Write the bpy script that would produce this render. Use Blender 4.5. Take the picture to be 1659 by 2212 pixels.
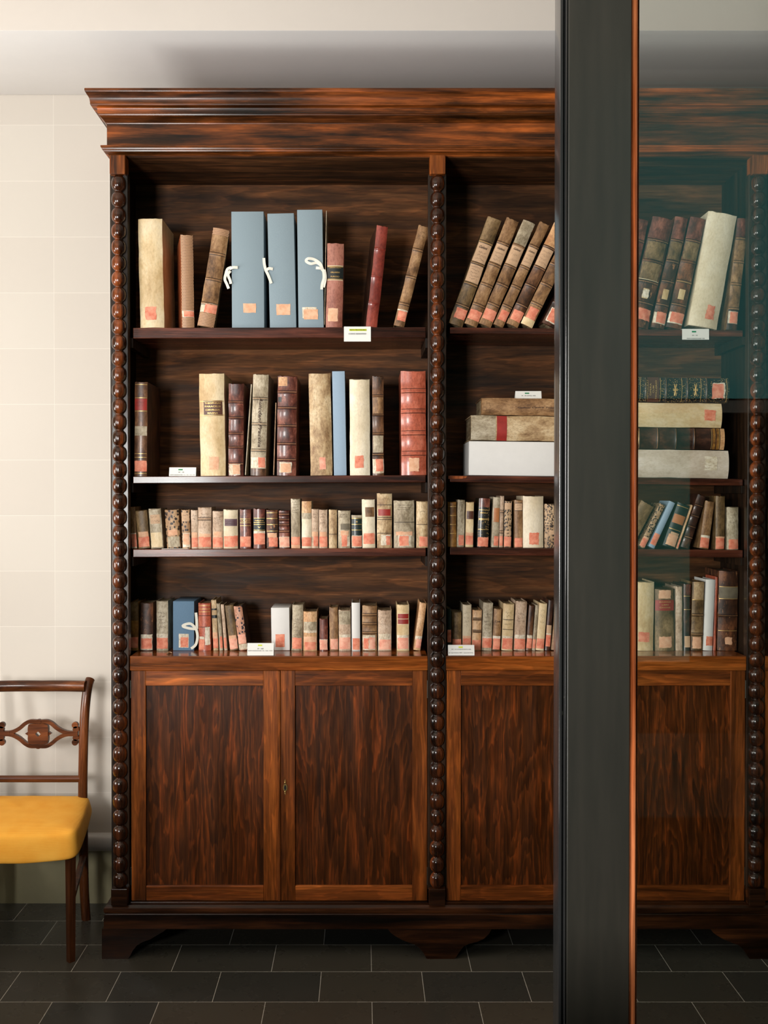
import bpy, bmesh, math, random
from mathutils import Vector, Matrix, noise
random.seed(7)
S = bpy.context.scene
for o in list(bpy.data.objects): bpy.data.objects.remove(o)
COL = S.collection
PI = math.pi

# ------------------------------------------------------------------ camera, light, exposure
EYE, FPX, AX, AY, TH = 1.53, 2158.0, 785.0, 1092.4, 0.0104
cam = bpy.data.cameras.new('camera'); camo = bpy.data.objects.new('camera', cam); COL.objects.link(camo)
cam.sensor_width = 36; cam.sensor_fit = 'AUTO'; cam.lens = FPX/2212*36
cam.shift_x = (829.5-AX)/2212; cam.shift_y = (AY-1106)/2212
camo.location = (0, 0, EYE); camo.rotation_euler = (PI/2-TH, 0, 0)
cam.clip_start = 0.02
S.camera = camo
S.view_settings.view_transform = 'Standard'; S.view_settings.look = 'None'
S.view_settings.exposure = 0.40; S.view_settings.gamma = 1.0; S.view_settings.use_curve_mapping = False
w = bpy.data.worlds.new('world'); S.world = w; w.use_nodes = True
w.node_tree.nodes['Background'].inputs[0].default_value = (0.55, 0.75, 0.85, 1)
w.node_tree.nodes['Background'].inputs[1].default_value = 0.3

def area(name, loc, aim, sx, sy, power, col):
    l = bpy.data.lights.new(name, 'AREA'); l.shape = 'RECTANGLE'; l.size = sx; l.size_y = sy
    l.energy = power; l.color = col
    o = bpy.data.objects.new(name, l); COL.objects.link(o); o.location = loc
    o.rotation_euler = (Vector(aim)-Vector(loc)).to_track_quat('-Z', 'Y').to_euler()
    return o
# daylight through the windows on the left wall and behind the camera
area('window_light', (-3.20, 2.30, 1.12), (-2.2, 2.34, 1.14), 0.85, 0.95, 46, (1.0, 0.95, 0.89))
area('window_light', (-3.20, 0.35, 1.72), (-2.2, 0.85, 1.68), 1.1, 1.2, 96, (1.0, 0.98, 0.96))
area('window_light', (-1.55, -1.22, 1.58), (-1.25, 0.0, 1.56), 0.7, 0.95, 104, (1.0, 0.98, 0.95))
# dim green lights added behind the camera, shaped for the reflection in the glass door
area('reflection_light', (1.75, -1.30, 2.57), (1.75, 0, 2.57), 1.5, 1.28, 3.6, (0.20, 0.70, 0.66))
area('reflection_light', (1.17, -1.30, 1.37), (1.17, 0, 1.37), 0.36, 1.06, 0.40, (0.25, 0.8, 0.6))

def P(px, py, d):                      # where the sight line through a photo pixel meets the plane y = d
    dx = (px-AX)/FPX; dy = (AY-py)/FPX
    fy = math.cos(TH)+dy*math.sin(TH); fz = -math.sin(TH)+dy*math.cos(TH)
    return dx*d/fy, EYE+fz*d/fy
def X(px, d, py=1070): return P(px, py, d)[0]
def Z(py, d): return P(AX, py, d)[1]

# ------------------------------------------------------------------ helpers
def lin(c): return c/12.92 if c <= 0.04045 else ((c+0.055)/1.055)**2.4
def C(r, g, b): return (lin(r/255), lin(g/255), lin(b/255), 1)

def link(name, bm, mats, parent=None, smooth=True, ang=35):
    me = bpy.data.meshes.new(name); bm.normal_update(); bm.to_mesh(me); bm.free()
    for m in (mats if isinstance(mats, (list, tuple)) else [mats]): me.materials.append(m)
    if smooth:
        me.polygons.foreach_set('use_smooth', [True]*len(me.polygons))
        me.set_sharp_from_angle(angle=math.radians(ang))
    o = bpy.data.objects.new(name, me); COL.objects.link(o)
    if parent: o.parent = parent
    return o
def empty(name, loc=(0, 0, 0), rot=(0, 0, 0)):
    o = bpy.data.objects.new(name, None); COL.objects.link(o); o.location = loc; o.rotation_euler = rot
    o.empty_display_size = 0.05
    return o
def tag(o, label, cat, group=None, kind=None):
    o['label'] = label; o['category'] = cat
    if group: o['group'] = group
    if kind: o['kind'] = kind
    return o
def struct(o, label=None):
    o['kind'] = 'structure'
    if label: o['label'] = label
    return o
def box(bm, x0, x1, y0, y1, z0, z1, bev=0.0, mi=0, zr=None):
    vs = [bm.verts.new(p) for p in ((x0,y0,z0),(x1,y0,z0),(x1,y1,z0),(x0,y1,z0),(x0,y0,z1),(x1,y0,z1),(x1,y1,z1),(x0,y1,z1))]
    if zr:                              # right-hand end lower by zr
        for i in (1, 2, 5, 6): vs[i].co.z -= zr
    fs = [bm.faces.new([vs[i] for i in q]) for q in ((0,3,2,1),(4,5,6,7),(0,1,5,4),(1,2,6,5),(2,3,7,6),(3,0,4,7))]
    for f in fs: f.material_index = mi
    if bev > 0:
        es = list({e for f in fs for e in f.edges})
        bmesh.ops.bevel(bm, geom=es, offset=bev, segments=2, affect='EDGES', profile=0.5, clamp_overlap=True)
    return vs
def boxo(name, x0, x1, y0, y1, z0, z1, mat, parent=None, bev=0.002, zr=None, org=None):
    bm = bmesh.new()
    ox, oy, oz = org if org else (0, 0, 0)
    box(bm, x0-ox, x1-ox, y0-oy, y1-oy, z0-oz, z1-oz, bev, 0, zr)
    return link(name, bm, mat, parent, smooth=False)
def tube(bm, pts, rad, n=10, flat=1.0, mi=0, axis=None):
    pts = [Vector(p) for p in pts]; rings = []
    for i, p in enumerate(pts):
        t = (pts[min(i+1, len(pts)-1)]-pts[max(i-1, 0)]).normalized()
        up = axis or (Vector((0, 1, 0)) if abs(t.y) < 0.9 else Vector((1, 0, 0)))
        a = t.cross(up).normalized(); b = a.cross(t).normalized()
        r = rad[i] if isinstance(rad, (list, tuple)) else rad
        rings.append([bm.verts.new(p+a*r*math.cos(2*PI*k/n)+b*r*flat*math.sin(2*PI*k/n)) for k in range(n)])
    for A, B in zip(rings, rings[1:]):
        for k in range(n):
            f = bm.faces.new((A[k], A[(k+1) % n], B[(k+1) % n], B[k])); f.material_index = mi
    for r in (rings[0], rings[-1]):
        f = bm.faces.new(r); f.material_index = mi
    return rings
def smooth_path(pts, n=6):
    pts = [Vector(p) for p in pts]; out = []
    for i in range(len(pts)-1):
        p0 = pts[max(i-1, 0)]; p1 = pts[i]; p2 = pts[i+1]; p3 = pts[min(i+2, len(pts)-1)]
        for k in range(n):
            t = k/n
            out.append(0.5*((2*p1)+(p2-p0)*t+(2*p0-5*p1+4*p2-p3)*t*t+(3*p1-p0-3*p2+p3)*t**3))
    out.append(pts[-1]); return out
def strip(bm, pts, width, thick=0.0008, mi=0):        # a cloth tape: width across the path in the xz plane
    pts = smooth_path(pts); L = []
    for i, p in enumerate(pts):
        t = pts[min(i+1, len(pts)-1)]-pts[max(i-1, 0)]; t.y = 0; t.normalize()
        a = Vector((-t.z, 0, t.x)); w_ = width[min(i*len(width)//len(pts), len(width)-1)] if isinstance(width, (list, tuple)) else width
        L.append([bm.verts.new(p+a*w_/2+Vector((0, s*thick, 0))) for s in (0, 1)]+[bm.verts.new(p-a*w_/2+Vector((0, s*thick, 0))) for s in (1, 0)])
    for A, B in zip(L, L[1:]):
        for k in range(4): bm.faces.new((A[k], A[(k+1) % 4], B[(k+1) % 4], B[k])).material_index = mi
    bm.faces.new(L[0]); bm.faces.new(L[-1])
def prism(bm, poly, y0, y1, mi=0):                     # extrude an xz outline from y0 to y1
    a = [bm.verts.new((x, y0, z)) for x, z in poly]; b = [bm.verts.new((x, y1, z)) for x, z in poly]
    n = len(poly)
    bm.faces.new(a).material_index = mi; bm.faces.new(b[::-1]).material_index = mi
    for i in range(n): bm.faces.new((a[i], b[i], b[(i+1) % n], a[(i+1) % n])).material_index = mi
    bmesh.ops.recalc_face_normals(bm, faces=bm.faces)

# ------------------------------------------------------------------ materials
class NT:
    def __init__(s, name, rough=0.5, coat=0.0, spec=0.5):
        s.m = bpy.data.materials.new(name); s.m.use_nodes = True; s.t = s.m.node_tree
        s.b = s.t.nodes['Principled BSDF']; s.b.inputs['Roughness'].default_value = rough
        s.b.inputs['Coat Weight'].default_value = coat; s.b.inputs['Coat Roughness'].default_value = 0.12
        s.b.inputs['Specular IOR Level'].default_value = spec
    def n(s, typ, **kw):
        nd = s.t.nodes.new('ShaderNode'+typ)
        for k, v in kw.items():
            if k.startswith('i_'): nd.inputs[k[2:].replace('_', ' ')].default_value = v
            else: setattr(nd, k, v)
        return nd
    def l(s, a, b): s.t.links.new(a, b)
    def coords(s, scale=(1, 1, 1), rnd=False, loc=(0, 0, 0), rot=(0, 0, 0)):
        tc = s.n('TexCoord'); mp = s.n('Mapping'); mp.inputs['Scale'].default_value = scale
        mp.inputs['Location'].default_value = loc; mp.inputs['Rotation'].default_value = rot
        src = tc.outputs['Object']
        if rnd:
            oi = s.n('ObjectInfo'); mu = s.n('Math', operation='MULTIPLY'); mu.inputs[1].default_value = 37.0
            s.l(oi.outputs['Random'], mu.inputs[0]); va = s.n('VectorMath', operation='ADD')
            s.l(src, va.inputs[0]); s.l(mu.outputs[0], va.inputs[1]); src = va.outputs[0]
        s.l(src, mp.inputs['Vector']); return mp.outputs[0]
    def noise(s, vec, scale, detail=4, rough=0.6, dist=0.0):
        nd = s.n('TexNoise'); nd.inputs['Scale'].default_value = scale; nd.inputs['Detail'].default_value = detail
        nd.inputs['Roughness'].default_value = rough; nd.inputs['Distortion'].default_value = dist
        s.l(vec, nd.inputs['Vector']); return nd.outputs['Fac']
    def ramp(s, fac, stops):
        r = s.n('ValToRGB'); e = r.color_ramp.elements
        while len(e) < len(stops): e.new(0.5)
        for i, (p, c) in enumerate(stops): e[i].position = p; e[i].color = c
        s.l(fac, r.inputs[0]); return r.outputs[0]
    def mix(s, fac, a, b, mode='MIX'):
        m = s.n('MixRGB', blend_type=mode)
        for sock, v in ((m.inputs[0], fac), (m.inputs[1], a), (m.inputs[2], b)):
            if isinstance(v, (int, float, tuple)): sock.default_value = v
            else: s.l(v, sock)
        return m.outputs[0]
    def bump(s, h, strength=0.3, dist=0.002):
        b = s.n('Bump'); b.inputs['Strength'].default_value = strength; b.inputs['Distance'].default_value = dist
        s.l(h, b.inputs['Height']); s.l(b.outputs[0], s.b.inputs['Normal'])
    def color(s, c):
        if isinstance(c, tuple): s.b.inputs['Base Color'].default_value = c
        else: s.l(c, s.b.inputs['Base Color'])
        return s.m
BW0, BW1 = (0, 0, 0, 1), (1, 1, 1, 1)

def wood(name, axis, dark, mid, light, rough=0.32, coat=0.25, blot=0.5, fine=1.0, fig=0.0, scale=1.0, rnd=True, blotscale=2.0, rings=0.0, ringn=9.0):
    k = NT(name, rough, coat, 0.2)
    al, ac = 1.6*scale, 26.0*scale
    pick = lambda a, c: {'x': (a, c, c), 'z': (c, c, a), 'y': (c, a, c)}[axis]
    v = k.coords(pick(al, ac), rnd)
    if fig:
        v0 = k.coords(pick(2.5, 6), rnd)
        nz = k.n('TexNoise'); nz.inputs['Scale'].default_value = 1.0; nz.inputs['Detail'].default_value = 3
        k.l(v0, nz.inputs['Vector'])
        vm = k.n('VectorMath', operation='SCALE'); vm.inputs['Scale'].default_value = fig
        k.l(nz.outputs['Color'], vm.inputs[0]); va = k.n('VectorMath', operation='ADD')
        k.l(v, va.inputs[0]); k.l(vm.outputs[0], va.inputs[1]); v = va.outputs[0]
    f1 = k.noise(v, 1.0, 5, 0.62, 0.4)
    c = k.ramp(f1, [(0.32, dark), (0.5, mid), (0.68, light)])
    if rings:                          # growth-ring figure: repeated soft edges following a slow field
        fr_ = k.noise(k.coords(pick(0.55, 3.2), rnd, loc=(7, 7, 7)), 1.0, 6, 0.52, 0.15)
        mu = k.n('Math', operation='MULTIPLY'); mu.inputs[1].default_value = ringn*3; k.l(fr_, mu.inputs[0])
        fc = k.n('Math', operation='FRACT'); k.l(mu.outputs[0], fc.inputs[0])
        rg = k.ramp(fc.outputs[0], [(0.0, (0.55, 0.5, 0.45, 1)), (0.5, (0.8, 0.76, 0.7, 1)), (0.88, (1.9, 1.6, 1.4, 1)), (1.0, (0.5, 0.45, 0.4, 1))])
        c = k.mix(rings, c, rg, 'MULTIPLY')
    vf = k.coords(pick(9, 300), rnd)
    f2 = k.noise(vf, 1.0, 3, 0.6)
    g = k.ramp(f2, [(0.35, (0.45, 0.4, 0.36, 1)), (0.58, BW1)])
    c = k.mix(0.7*fine, c, g, 'MULTIPLY')
    vb = k.coords(pick(1.1, 7), rnd, loc=(3, 1, 2))
    f3 = k.noise(vb, blotscale, 5, 0.65)
    g3 = k.ramp(f3, [(0.40, (0.10, 0.13, 0.12, 1)), (0.58, BW1)])
    c = k.mix(blot, c, g3, 'MULTIPLY')
    rr = k.ramp(f3, [(0.3, (rough*0.8,)*3+(1,)), (0.7, (rough*1.3,)*3+(1,))])
    k.l(rr, k.b.inputs['Roughness'])
    k.bump(f2, 0.25, 0.0006)
    return k.color(c)

M = {}
# bookcase woods
M['cornice'] = wood('cornice_wood', 'x', C(30,17,8), C(118,62,24), C(196,102,40), 0.32, 0.12, 0.85, blotscale=2.2)
M['frame'] = wood('frame_wood', 'z', C(64,33,12), C(130,69,27), C(182,100,40), 0.36, 0.03, 0.45, rings=0.35)
M['rail'] = wood('rail_wood', 'x', C(74,38,14), C(140,74,29), C(192,108,46), 0.36, 0.03, 0.4, rings=0.35)
M['ledge'] = wood('ledge_wood', 'x', C(74,40,14), C(140,74,28), C(184,104,44), 0.20, 0.5, 0.3, rings=0.3)
M['panel'] = wood('door_panel_wood', 'z', C(64,34,12), C(86,45,15), C(124,61,21), 0.38, 0.02, 0.38, fig=0.9, scale=1.9, rings=0.7, ringn=12)
M['shelf'] = wood('shelf_wood', 'x', C(30,17,11), C(84,42,28), C(134,72,50), 0.27, 0.22, 0.6)
M['back'] = wood('back_board_wood', 'x', C(52,33,17), C(92,58,31), C(128,84,50), 0.6, 0.0, 0.6, fig=1.2, blotscale=1.3, rings=0.45, ringn=6)
M['inner'] = wood('inner_wood', 'z', C(14,10,6), C(38,24,13), C(66,42,24), 0.55, 0.0, 0.5)
M['base'] = wood('base_wood', 'x', C(20,12,7), C(56,30,14), C(98,54,26), 0.34, 0.12, 0.7)
M['bead'] = wood('bead_wood', 'z', C(18,10,7), C(66,33,16), C(138,70,32), 0.22, 0.5, 0.75, blotscale=7)
M['column'] = wood('column_board_wood', 'z', C(18,13,9), C(48,34,25), C(82,60,46), 0.30, 0.2, 0.4)
M['chair'] = wood('chair_wood', 'z', C(54,28,13), C(100,54,27), C(148,84,44), 0.30, 0.2, 0.4)
M['chairx'] = wood('chair_rail_wood', 'x', C(54,28,13), C(100,54,27), C(148,84,44), 0.30, 0.2, 0.4)
M['glazing'] = wood('glazing_bead_wood', 'z', C(88,40,18), C(160,84,44), C(200,122,78), 0.22, 0.5, 0.5)

def plain(name, col, rough=0.5, metal=0.0, coat=0.0, var=0.0, scale=30, bump=0.0):
    k = NT(name, rough, coat); k.b.inputs['Metallic'].default_value = metal
    if var or bump:
        f = k.noise(k.coords((1, 1, 1), True), scale, 4, 0.65)
        a = tuple(x*(1-var) for x in col[:3])+(1,); b = tuple(min(1, x*(1+var)) for x in col[:3])+(1,)
        if bump: k.bump(f, bump, 0.001)
        return k.color(k.ramp(f, [(0.3, a), (0.7, b)]))
    return k.color(col)

def aged(name, dark, mid, light, scale=28, rough=0.45, spots=None, coat=0.0, stretch=(1, 1, 0.5), wear=None, bump=0.35, grime=0.55):
    k = NT(name, rough, coat)
    v = k.coords(stretch, True)
    f = k.noise(v, scale, 6, 0.7, 0.3)
    c = k.ramp(f, [(0.36, dark), (0.5, mid), (0.64, light)])
    f5 = k.noise(k.coords((1, 1, 0.6), True, loc=(1, 8, 5)), 170, 4, 0.7)
    c = k.mix(grime, c, k.ramp(f5, [(0.36, (0.42, 0.34, 0.27, 1)), (0.54, BW1)]), 'MULTIPLY')
    f2 = k.noise(k.coords((1, 1, 1), True, loc=(5, 5, 5)), scale*0.35, 3, 0.5)
    c = k.mix(0.45, c, k.ramp(f2, [(0.35, (0.62, 0.55, 0.48, 1)), (0.6, BW1)]), 'MULTIPLY')
    if spots:
        vo = k.n('TexVoronoi'); vo.inputs['Scale'].default_value = spots[0]; k.l(k.coords((1, 1, 0.8), True), vo.inputs['Vector'])
        g = k.ramp(vo.outputs['Distance'], [(spots[2], BW1), (spots[2]+0.08, BW0)])
        c = k.mix(g, c, spots[1])
    if wear:
        f4 = k.noise(k.coords((1, 1, 0.35), True, loc=(9, 2, 4)), 60, 5, 0.75)
        c = k.mix(k.ramp(f4, [(0.60, BW0), (0.66, BW1)]), c, wear)
    k.bump(f, bump, 0.0012)
    return k.color(c)

M['vel'] = aged('vellum', C(200,168,118), C(226,200,154), C(240,222,186), 12, 0.5, bump=0.15, grime=0.2)
M['ivory'] = aged('ivory_vellum', C(212,194,162), C(228,213,184), C(240,229,206), 10, 0.48, bump=0.12, grime=0.2)
M['velg'] = aged('grey_vellum', C(140,126,100), C(182,168,142), C(208,196,172), 26, 0.55)
M['veld'] = aged('stained_vellum', C(142,108,72), C(194,164,122), C(224,202,164), 20, 0.55)
M['tan'] = aged('tan_calf', C(96,66,38), C(146,108,70), C(184,146,104), 26, 0.5)
M['olive'] = aged('olive_calf', C(78,60,34), C(122,96,60), C(158,130,92), 24, 0.5)
M['brown'] = aged('brown_calf', C(52,32,20), C(96,62,38), C(140,98,66), 28, 0.42, coat=0.15)
M['dbrown'] = aged('dark_calf', C(26,16,12), C(58,34,24), C(96,60,42), 30, 0.4, coat=0.2)
M['worn'] = aged('worn_calf', C(40,24,16), C(78,46,28), C(140,86,52), 22, 0.5, wear=C(176,120,78))
M['redbr'] = aged('red_brown_calf', C(62,28,22), C(106,54,42), C(156,96,78), 34, 0.38, coat=0.25)
M['red'] = aged('red_morocco', C(116,42,34), C(142,56,44), C(168,76,60), 26, 0.34, coat=0.3, bump=0.15)
M['salmon'] = aged('salmon_goatskin', C(168,82,58), C(190,96,70), C(208,118,92), 30, 0.34, coat=0.2, bump=0.15)
M['pinkbr'] = aged('pink_brown_calf', C(138,82,68), C(164,102,86), C(184,124,106), 14, 0.4, coat=0.1, bump=0.15)
M['peach'] = aged('peach_vellum', C(186,130,84), C(216,168,120), C(232,194,152), 20, 0.5)
M['ochre'] = aged('ochre_calf', C(96,62,22), C(142,96,38), C(178,130,62), 26, 0.5)
M['rosy'] = aged('rosy_vellum', C(172,142,116), C(204,176,150), C(222,200,178), 22, 0.55)
M['speck'] = aged('speckled_paper', C(150,120,86), C(186,154,118), C(206,178,142), 30, 0.55, spots=(170, C(44,34,28), 0.38))
M['leopard'] = aged('blotched_calf', C(150,112,78), C(182,144,104), C(204,168,128), 20, 0.5, spots=(95, C(42,28,20), 0.34))
M['marble'] = aged('marbled_paper', C(176,112,84), C(206,146,116), C(222,172,146), 24, 0.5, spots=(120, C(46,40,52), 0.33))
M['blackgilt'] = aged('black_gilt_calf', C(14,14,14), C(26,24,22), C(44,38,32), 30, 0.35, spots=(230, C(170,136,78), 0.22), coat=0.2)
M['green'] = aged('dark_green_calf', C(14,28,26), C(22,40,36), C(40,56,50), 30, 0.4, coat=0.2)
M['blue'] = plain('blue_grey_cloth', C(130,147,156), 0.75, var=0.06, scale=500, bump=0.1)
M['sky'] = plain('pale_blue_card', C(146,168,188), 0.7, var=0.04, scale=300)
M['denim'] = plain('steel_blue_cloth', C(96,126,152), 0.75, var=0.07, scale=400, bump=0.1)
M['white'] = plain('white_card', C(222,219,215), 0.6, var=0.02, scale=40)
M['offwhite'] = aged('worn_white_vellum', C(198,182,162), C(216,202,186), C(228,218,206), 14, 0.5, bump=0.1, grime=0.2)
M['page'] = aged('page_edges', C(120,100,72), C(158,138,106), C(186,168,136), 120, 0.7, stretch=(1, 0.1, 0.1))
def snake():
    k = NT('snakeskin', 0.4, 0.2)
    br = k.n('TexBrick'); br.inputs['Scale'].default_value = 1.0; br.inputs['Brick Width'].default_value = 0.0042
    br.inputs['Row Height'].default_value = 0.0052; br.inputs['Mortar Size'].default_value = 0.0009
    br.inputs['Color1'].default_value = C(112,70,44); br.inputs['Color2'].default_value = C(86,52,32); br.inputs['Mortar'].default_value = C(196,154,118)
    mp = k.coords((1, 1, 1), rot=(PI/2, 0, 0)); k.l(mp, br.inputs['Vector'])
    return k.color(br.outputs['Color'])
M['snake'] = snake()
M['orange'] = plain('orange_calf', C(160,86,48), 0.45, var=0.15)
# paper and ink
def sticker(name, a, b):
    k = NT(name, 0.65)
    f = k.noise(k.coords((1, 1, 1), True), 60, 3, 0.5)
    c = k.ramp(f, [(0.35, a), (0.65, b)])
    f2 = k.noise(k.coords((1, 1, 2.2), True, loc=(1, 2, 3)), 230, 2, 0.5)
    c = k.mix(k.ramp(f2, [(0.62, BW0), (0.66, (0.35, 0.35, 0.35, 1))]), c, tuple(x*0.5 for x in a[:3])+(1,))
    return k.color(c)
M['P'] = sticker('red_shelf_mark_paper', C(212,112,84), C(234,154,124))
M['p'] = sticker('pink_shelf_mark_paper', C(228,150,126), C(242,186,160))
M['W'] = aged('white_label_paper', C(208,192,164), C(228,216,194), C(238,230,214), 50, 0.65, bump=0.1)
M['O'] = sticker('peach_label_paper', C(214,158,122), C(228,182,148))
M['R'] = plain('red_title_leather', C(150,40,32), 0.45, var=0.2)
M['K'] = plain('black_title_leather', C(20,26,26), 0.4, var=0.2)
M['N'] = plain('brown_title_leather', C(84,48,34), 0.45, var=0.2)
M['U'] = plain('purple_title_paper', C(86,58,66), 0.5, var=0.2)
M['Q'] = plain('grey_title_paper', C(110,100,82), 0.6, var=0.3)
M['A'] = plain('orange_title_leather', C(176,112,66), 0.5, var=0.2)
M['F'] = plain('cream_script_paper', C(196,160,126), 0.6, var=0.12, scale=60)
M['gold'] = plain('gilt', C(206,168,104), 0.35, 0.5)
M['dark'] = plain('dark_tooling', C(40,24,18), 0.6)
M['crest'] = plain('rubbed_band_crest', C(150,112,78), 0.6, var=0.35, scale=120)
M['ink'] = plain('brown_ink', C(62,40,28), 0.7)
M['cream'] = plain('cream_lettering', C(222,205,170), 0.6)
M['card'] = plain('card_paper', C(232,230,224), 0.6)
M['print'] = plain('black_print', C(40,40,40), 0.6)
M['hly'] = plain('yellow_highlight', C(204,214,40), 0.6)
M['hlg'] = plain('green_highlight', C(20,130,80), 0.6)
M['tape'] = plain('cotton_tape', C(232,228,214), 0.8, var=0.05, scale=200)
M['brass'] = plain('brass', C(190,160,100), 0.3, 0.9)
M['hole'] = plain('dark_keyhole', C(8,8,8), 0.8)
M['steel'] = plain('steel_hinge', C(80,80,72), 0.4, 0.8)

# ------------------------------------------------------------------ the room
WALL = 3.731
def tiles():
    k = NT('cream_wall_tiles', 0.6, 0.0, 0.25)
    br = k.n('TexBrick'); br.offset = 0.0; br.inputs['Scale'].default_value = 1.0
    br.inputs['Brick Width'].default_value = 0.2065; br.inputs['Row Height'].default_value = 0.2075
    br.inputs['Mortar Size'].default_value = 0.0011; br.inputs['Mortar Smooth'].default_value = 0.6
    br.inputs['Color1'].default_value = C(197,190,180); br.inputs['Color2'].default_value = C(193,185,175); br.inputs['Mortar'].default_value = C(213,206,196)
    v = k.coords((1, 1, 1), loc=(1.153+0.2065*20, -0.832+0.2075*20, 0), rot=(0, 0, 0))
    tc = k.n('TexCoord'); sp = k.n('SeparateXYZ'); cb = k.n('CombineXYZ')
    k.l(tc.outputs['Object'], sp.inputs[0]); k.l(sp.outputs['X'], cb.inputs['X']); k.l(sp.outputs['Z'], cb.inputs['Y'])
    mp = k.n('Mapping'); mp.inputs['Location'].default_value = (1.153+0.2065*20, -0.832+0.2075*20, 0)
    k.l(cb.outputs[0], mp.inputs[0]); k.l(mp.outputs[0], br.inputs['Vector'])
    inv = k.n('Invert'); k.l(br.outputs['Fac'], inv.inputs['Color']); k.bump(inv.outputs[0], 0.2, 0.0008)
    return k.color(br.outputs['Color'])
def floor_tiles():
    k = NT('dark_slate_floor_tiles', 0.22, 0.0, 0.45)
    tc = k.n('TexCoord'); mp = k.n('Mapping'); k.l(tc.outputs['Object'], mp.inputs[0])
    mp.inputs['Location'].default_value = (0.135+0.3217*20, -3.193+0.1915*40, 0)
    br = k.n('TexBrick'); br.offset = 0.5; br.offset_frequency = 2; br.inputs['Scale'].default_value = 1.0
    br.inputs['Brick Width'].default_value = 0.3217; br.inputs['Row Height'].default_value = 0.1915
    br.inputs['Mortar Size'].default_value = 0.0010; br.inputs['Mortar Smooth'].default_value = 0.1
    br.inputs['Color1'].default_value = C(80,75,65); br.inputs['Color2'].default_value = C(62,62,58); br.inputs['Mortar'].default_value = C(205,200,190)
    k.l(mp.outputs[0], br.inputs['Vector'])
    f = k.noise(k.coords((1, 1, 1)), 6, 5, 0.6)
    c = k.mix(0.5, br.outputs['Color'], k.ramp(f, [(0.3, (0.86, 0.86, 0.86, 1)), (0.7, BW1)]), 'MULTIPLY')
    rr = k.ramp(f, [(0.3, (0.24,)*3+(1,)), (0.7, (0.32,)*3+(1,))]); k.l(rr, k.b.inputs['Roughness'])
    k.bump(f, 0.015, 0.002)
    return k.color(c)
M['wtile'] = tiles(); M['ftile'] = floor_tiles()
M['plaster'] = plain('cream_plaster', C(196,188,180), 0.7, var=0.02, scale=3)
M['soffit'] = plain('white_soffit_plaster', C(228,226,224), 0.7, var=0.02, scale=4)
M['ceil'] = plain('ceiling_plaster', C(225,218,206), 0.8)
M['teal'] = plain('teal_wall_paint', C(70,92,88), 0.6)
M['white_wall'] = plain('side_wall_paint', C(206,192,170), 0.7)
M['brown_wall'] = plain('brown_side_wall', C(120,108,92), 0.7)
M['shadedtile'] = plain('olive_shaded_tile', C(158,150,118), 0.4, var=0.08, scale=6)  # wall tile darkened towards olive to carry the low shade
M['duct'] = plain('white_plastic_duct', C(205,203,200), 0.35)
M['framew'] = plain('white_window_frame', C(200,200,196), 0.5)
M['darkwood'] = plain('dark_panel_varnish', C(36,26,20), 0.4)

struct(boxo('floor', -3.3, 3.6, -1.35, 3.80, -0.1, 0.0, M['ftile'], bev=0))
struct(boxo('wall_back', -3.35, 3.65, WALL, WALL+0.1, 0.198, 3.45, M['wtile'], bev=0))
struct(boxo('wall_back_shaded', -3.3, 3.6, WALL-0.001, WALL+0.1, 0.0, 0.198, M['shadedtile'], bev=0))  # tiled wall below the duct, its shade put into the colour
struct(boxo('wall_left', -3.4, -3.3, -1.35, WALL+0.1, 0, 3.45, M['white_wall'], bev=0))
struct(boxo('wall_right', 3.6, 3.7, -1.35, WALL+0.1, 0, 3.45, M['brown_wall'], bev=0))
struct(boxo('wall_front', -3.4, 3.7, -1.45, -1.35, 0, 3.45, M['teal'], bev=0))
struct(boxo('ceiling', -3.4, 3.7, -1.45, WALL+0.1, 3.45, 3.55, M['ceil'], bev=0))
# soffit: its front face looks into the room, its underside passes over the bookcase
bm = bmesh.new(); box(bm, -3.3, 3.6, 3.215, WALL, 3.018, 3.45, 0.004)
for f in bm.faces: f.material_index = 1 if f.normal.z < -0.5 or f.calc_center_median().z < 3.02 else 0
sof = link('trim_1', bm, [M['plaster'], M['soffit']]); struct(sof)
# rounded white duct along the wall
bm = bmesh.new(); pr = [(0, 0.266)]+[(0.030*math.sin(a)**0.6 if math.sin(a) > 0 else 0, 0.233+0.033*math.cos(a)) for a in [PI*i/10 for i in range(1, 10)]]+[(0, 0.2)]
A = [bm.verts.new((-3.29, WALL-y, z)) for y, z in pr]; B = [bm.verts.new((-0.815, WALL-y, z)) for y, z in pr]
for i in range(len(pr)-1): bm.faces.new((A[i], A[i+1], B[i+1], B[i]))
bm.faces.new(A); bm.faces.new(B[::-1]); bmesh.ops.recalc_face_normals(bm, faces=bm.faces)
struct(link('trim_2', bm, M['duct'], ang=50))
# window frames around the daylight, behind and beside the camera
def win_frame(name, c, w_, h, axis):
    bm = bmesh.new(); t = 0.05
    for a0, a1, z0, z1 in ((-w_/2-t, -w_/2, -h/2-t, h/2+t), (w_/2, w_/2+t, -h/2-t, h/2+t), (-w_/2, w_/2, -h/2-t, -h/2), (-w_/2, w_/2, h/2, h/2+t), (-0.02, 0.02, -h/2, h/2)):
        if axis == 'x': box(bm, c[0]-0.06, c[0]+0.04 if a0 != -0.02 else c[0]+0.03, c[1]+a0, c[1]+a1, c[2]+z0, c[2]+z1)
        else: box(bm, c[0]+a0, c[0]+a1, c[1]-0.06, c[1]+0.04, c[2]+z0, c[2]+z1)
    struct(link(name, bm, M['framew']))
win_frame('window_1', (-3.22, 2.30, 1.12), 0.87, 0.97, 'x')
win_frame('reflection_frame', (1.75, -1.31, 2.57), 1.52, 1.30, 'y')  # frame added round the upper green reflection light
win_frame('window_3', (-1.55, -1.28, 1.58), 0.74, 0.99, 'y')
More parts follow.
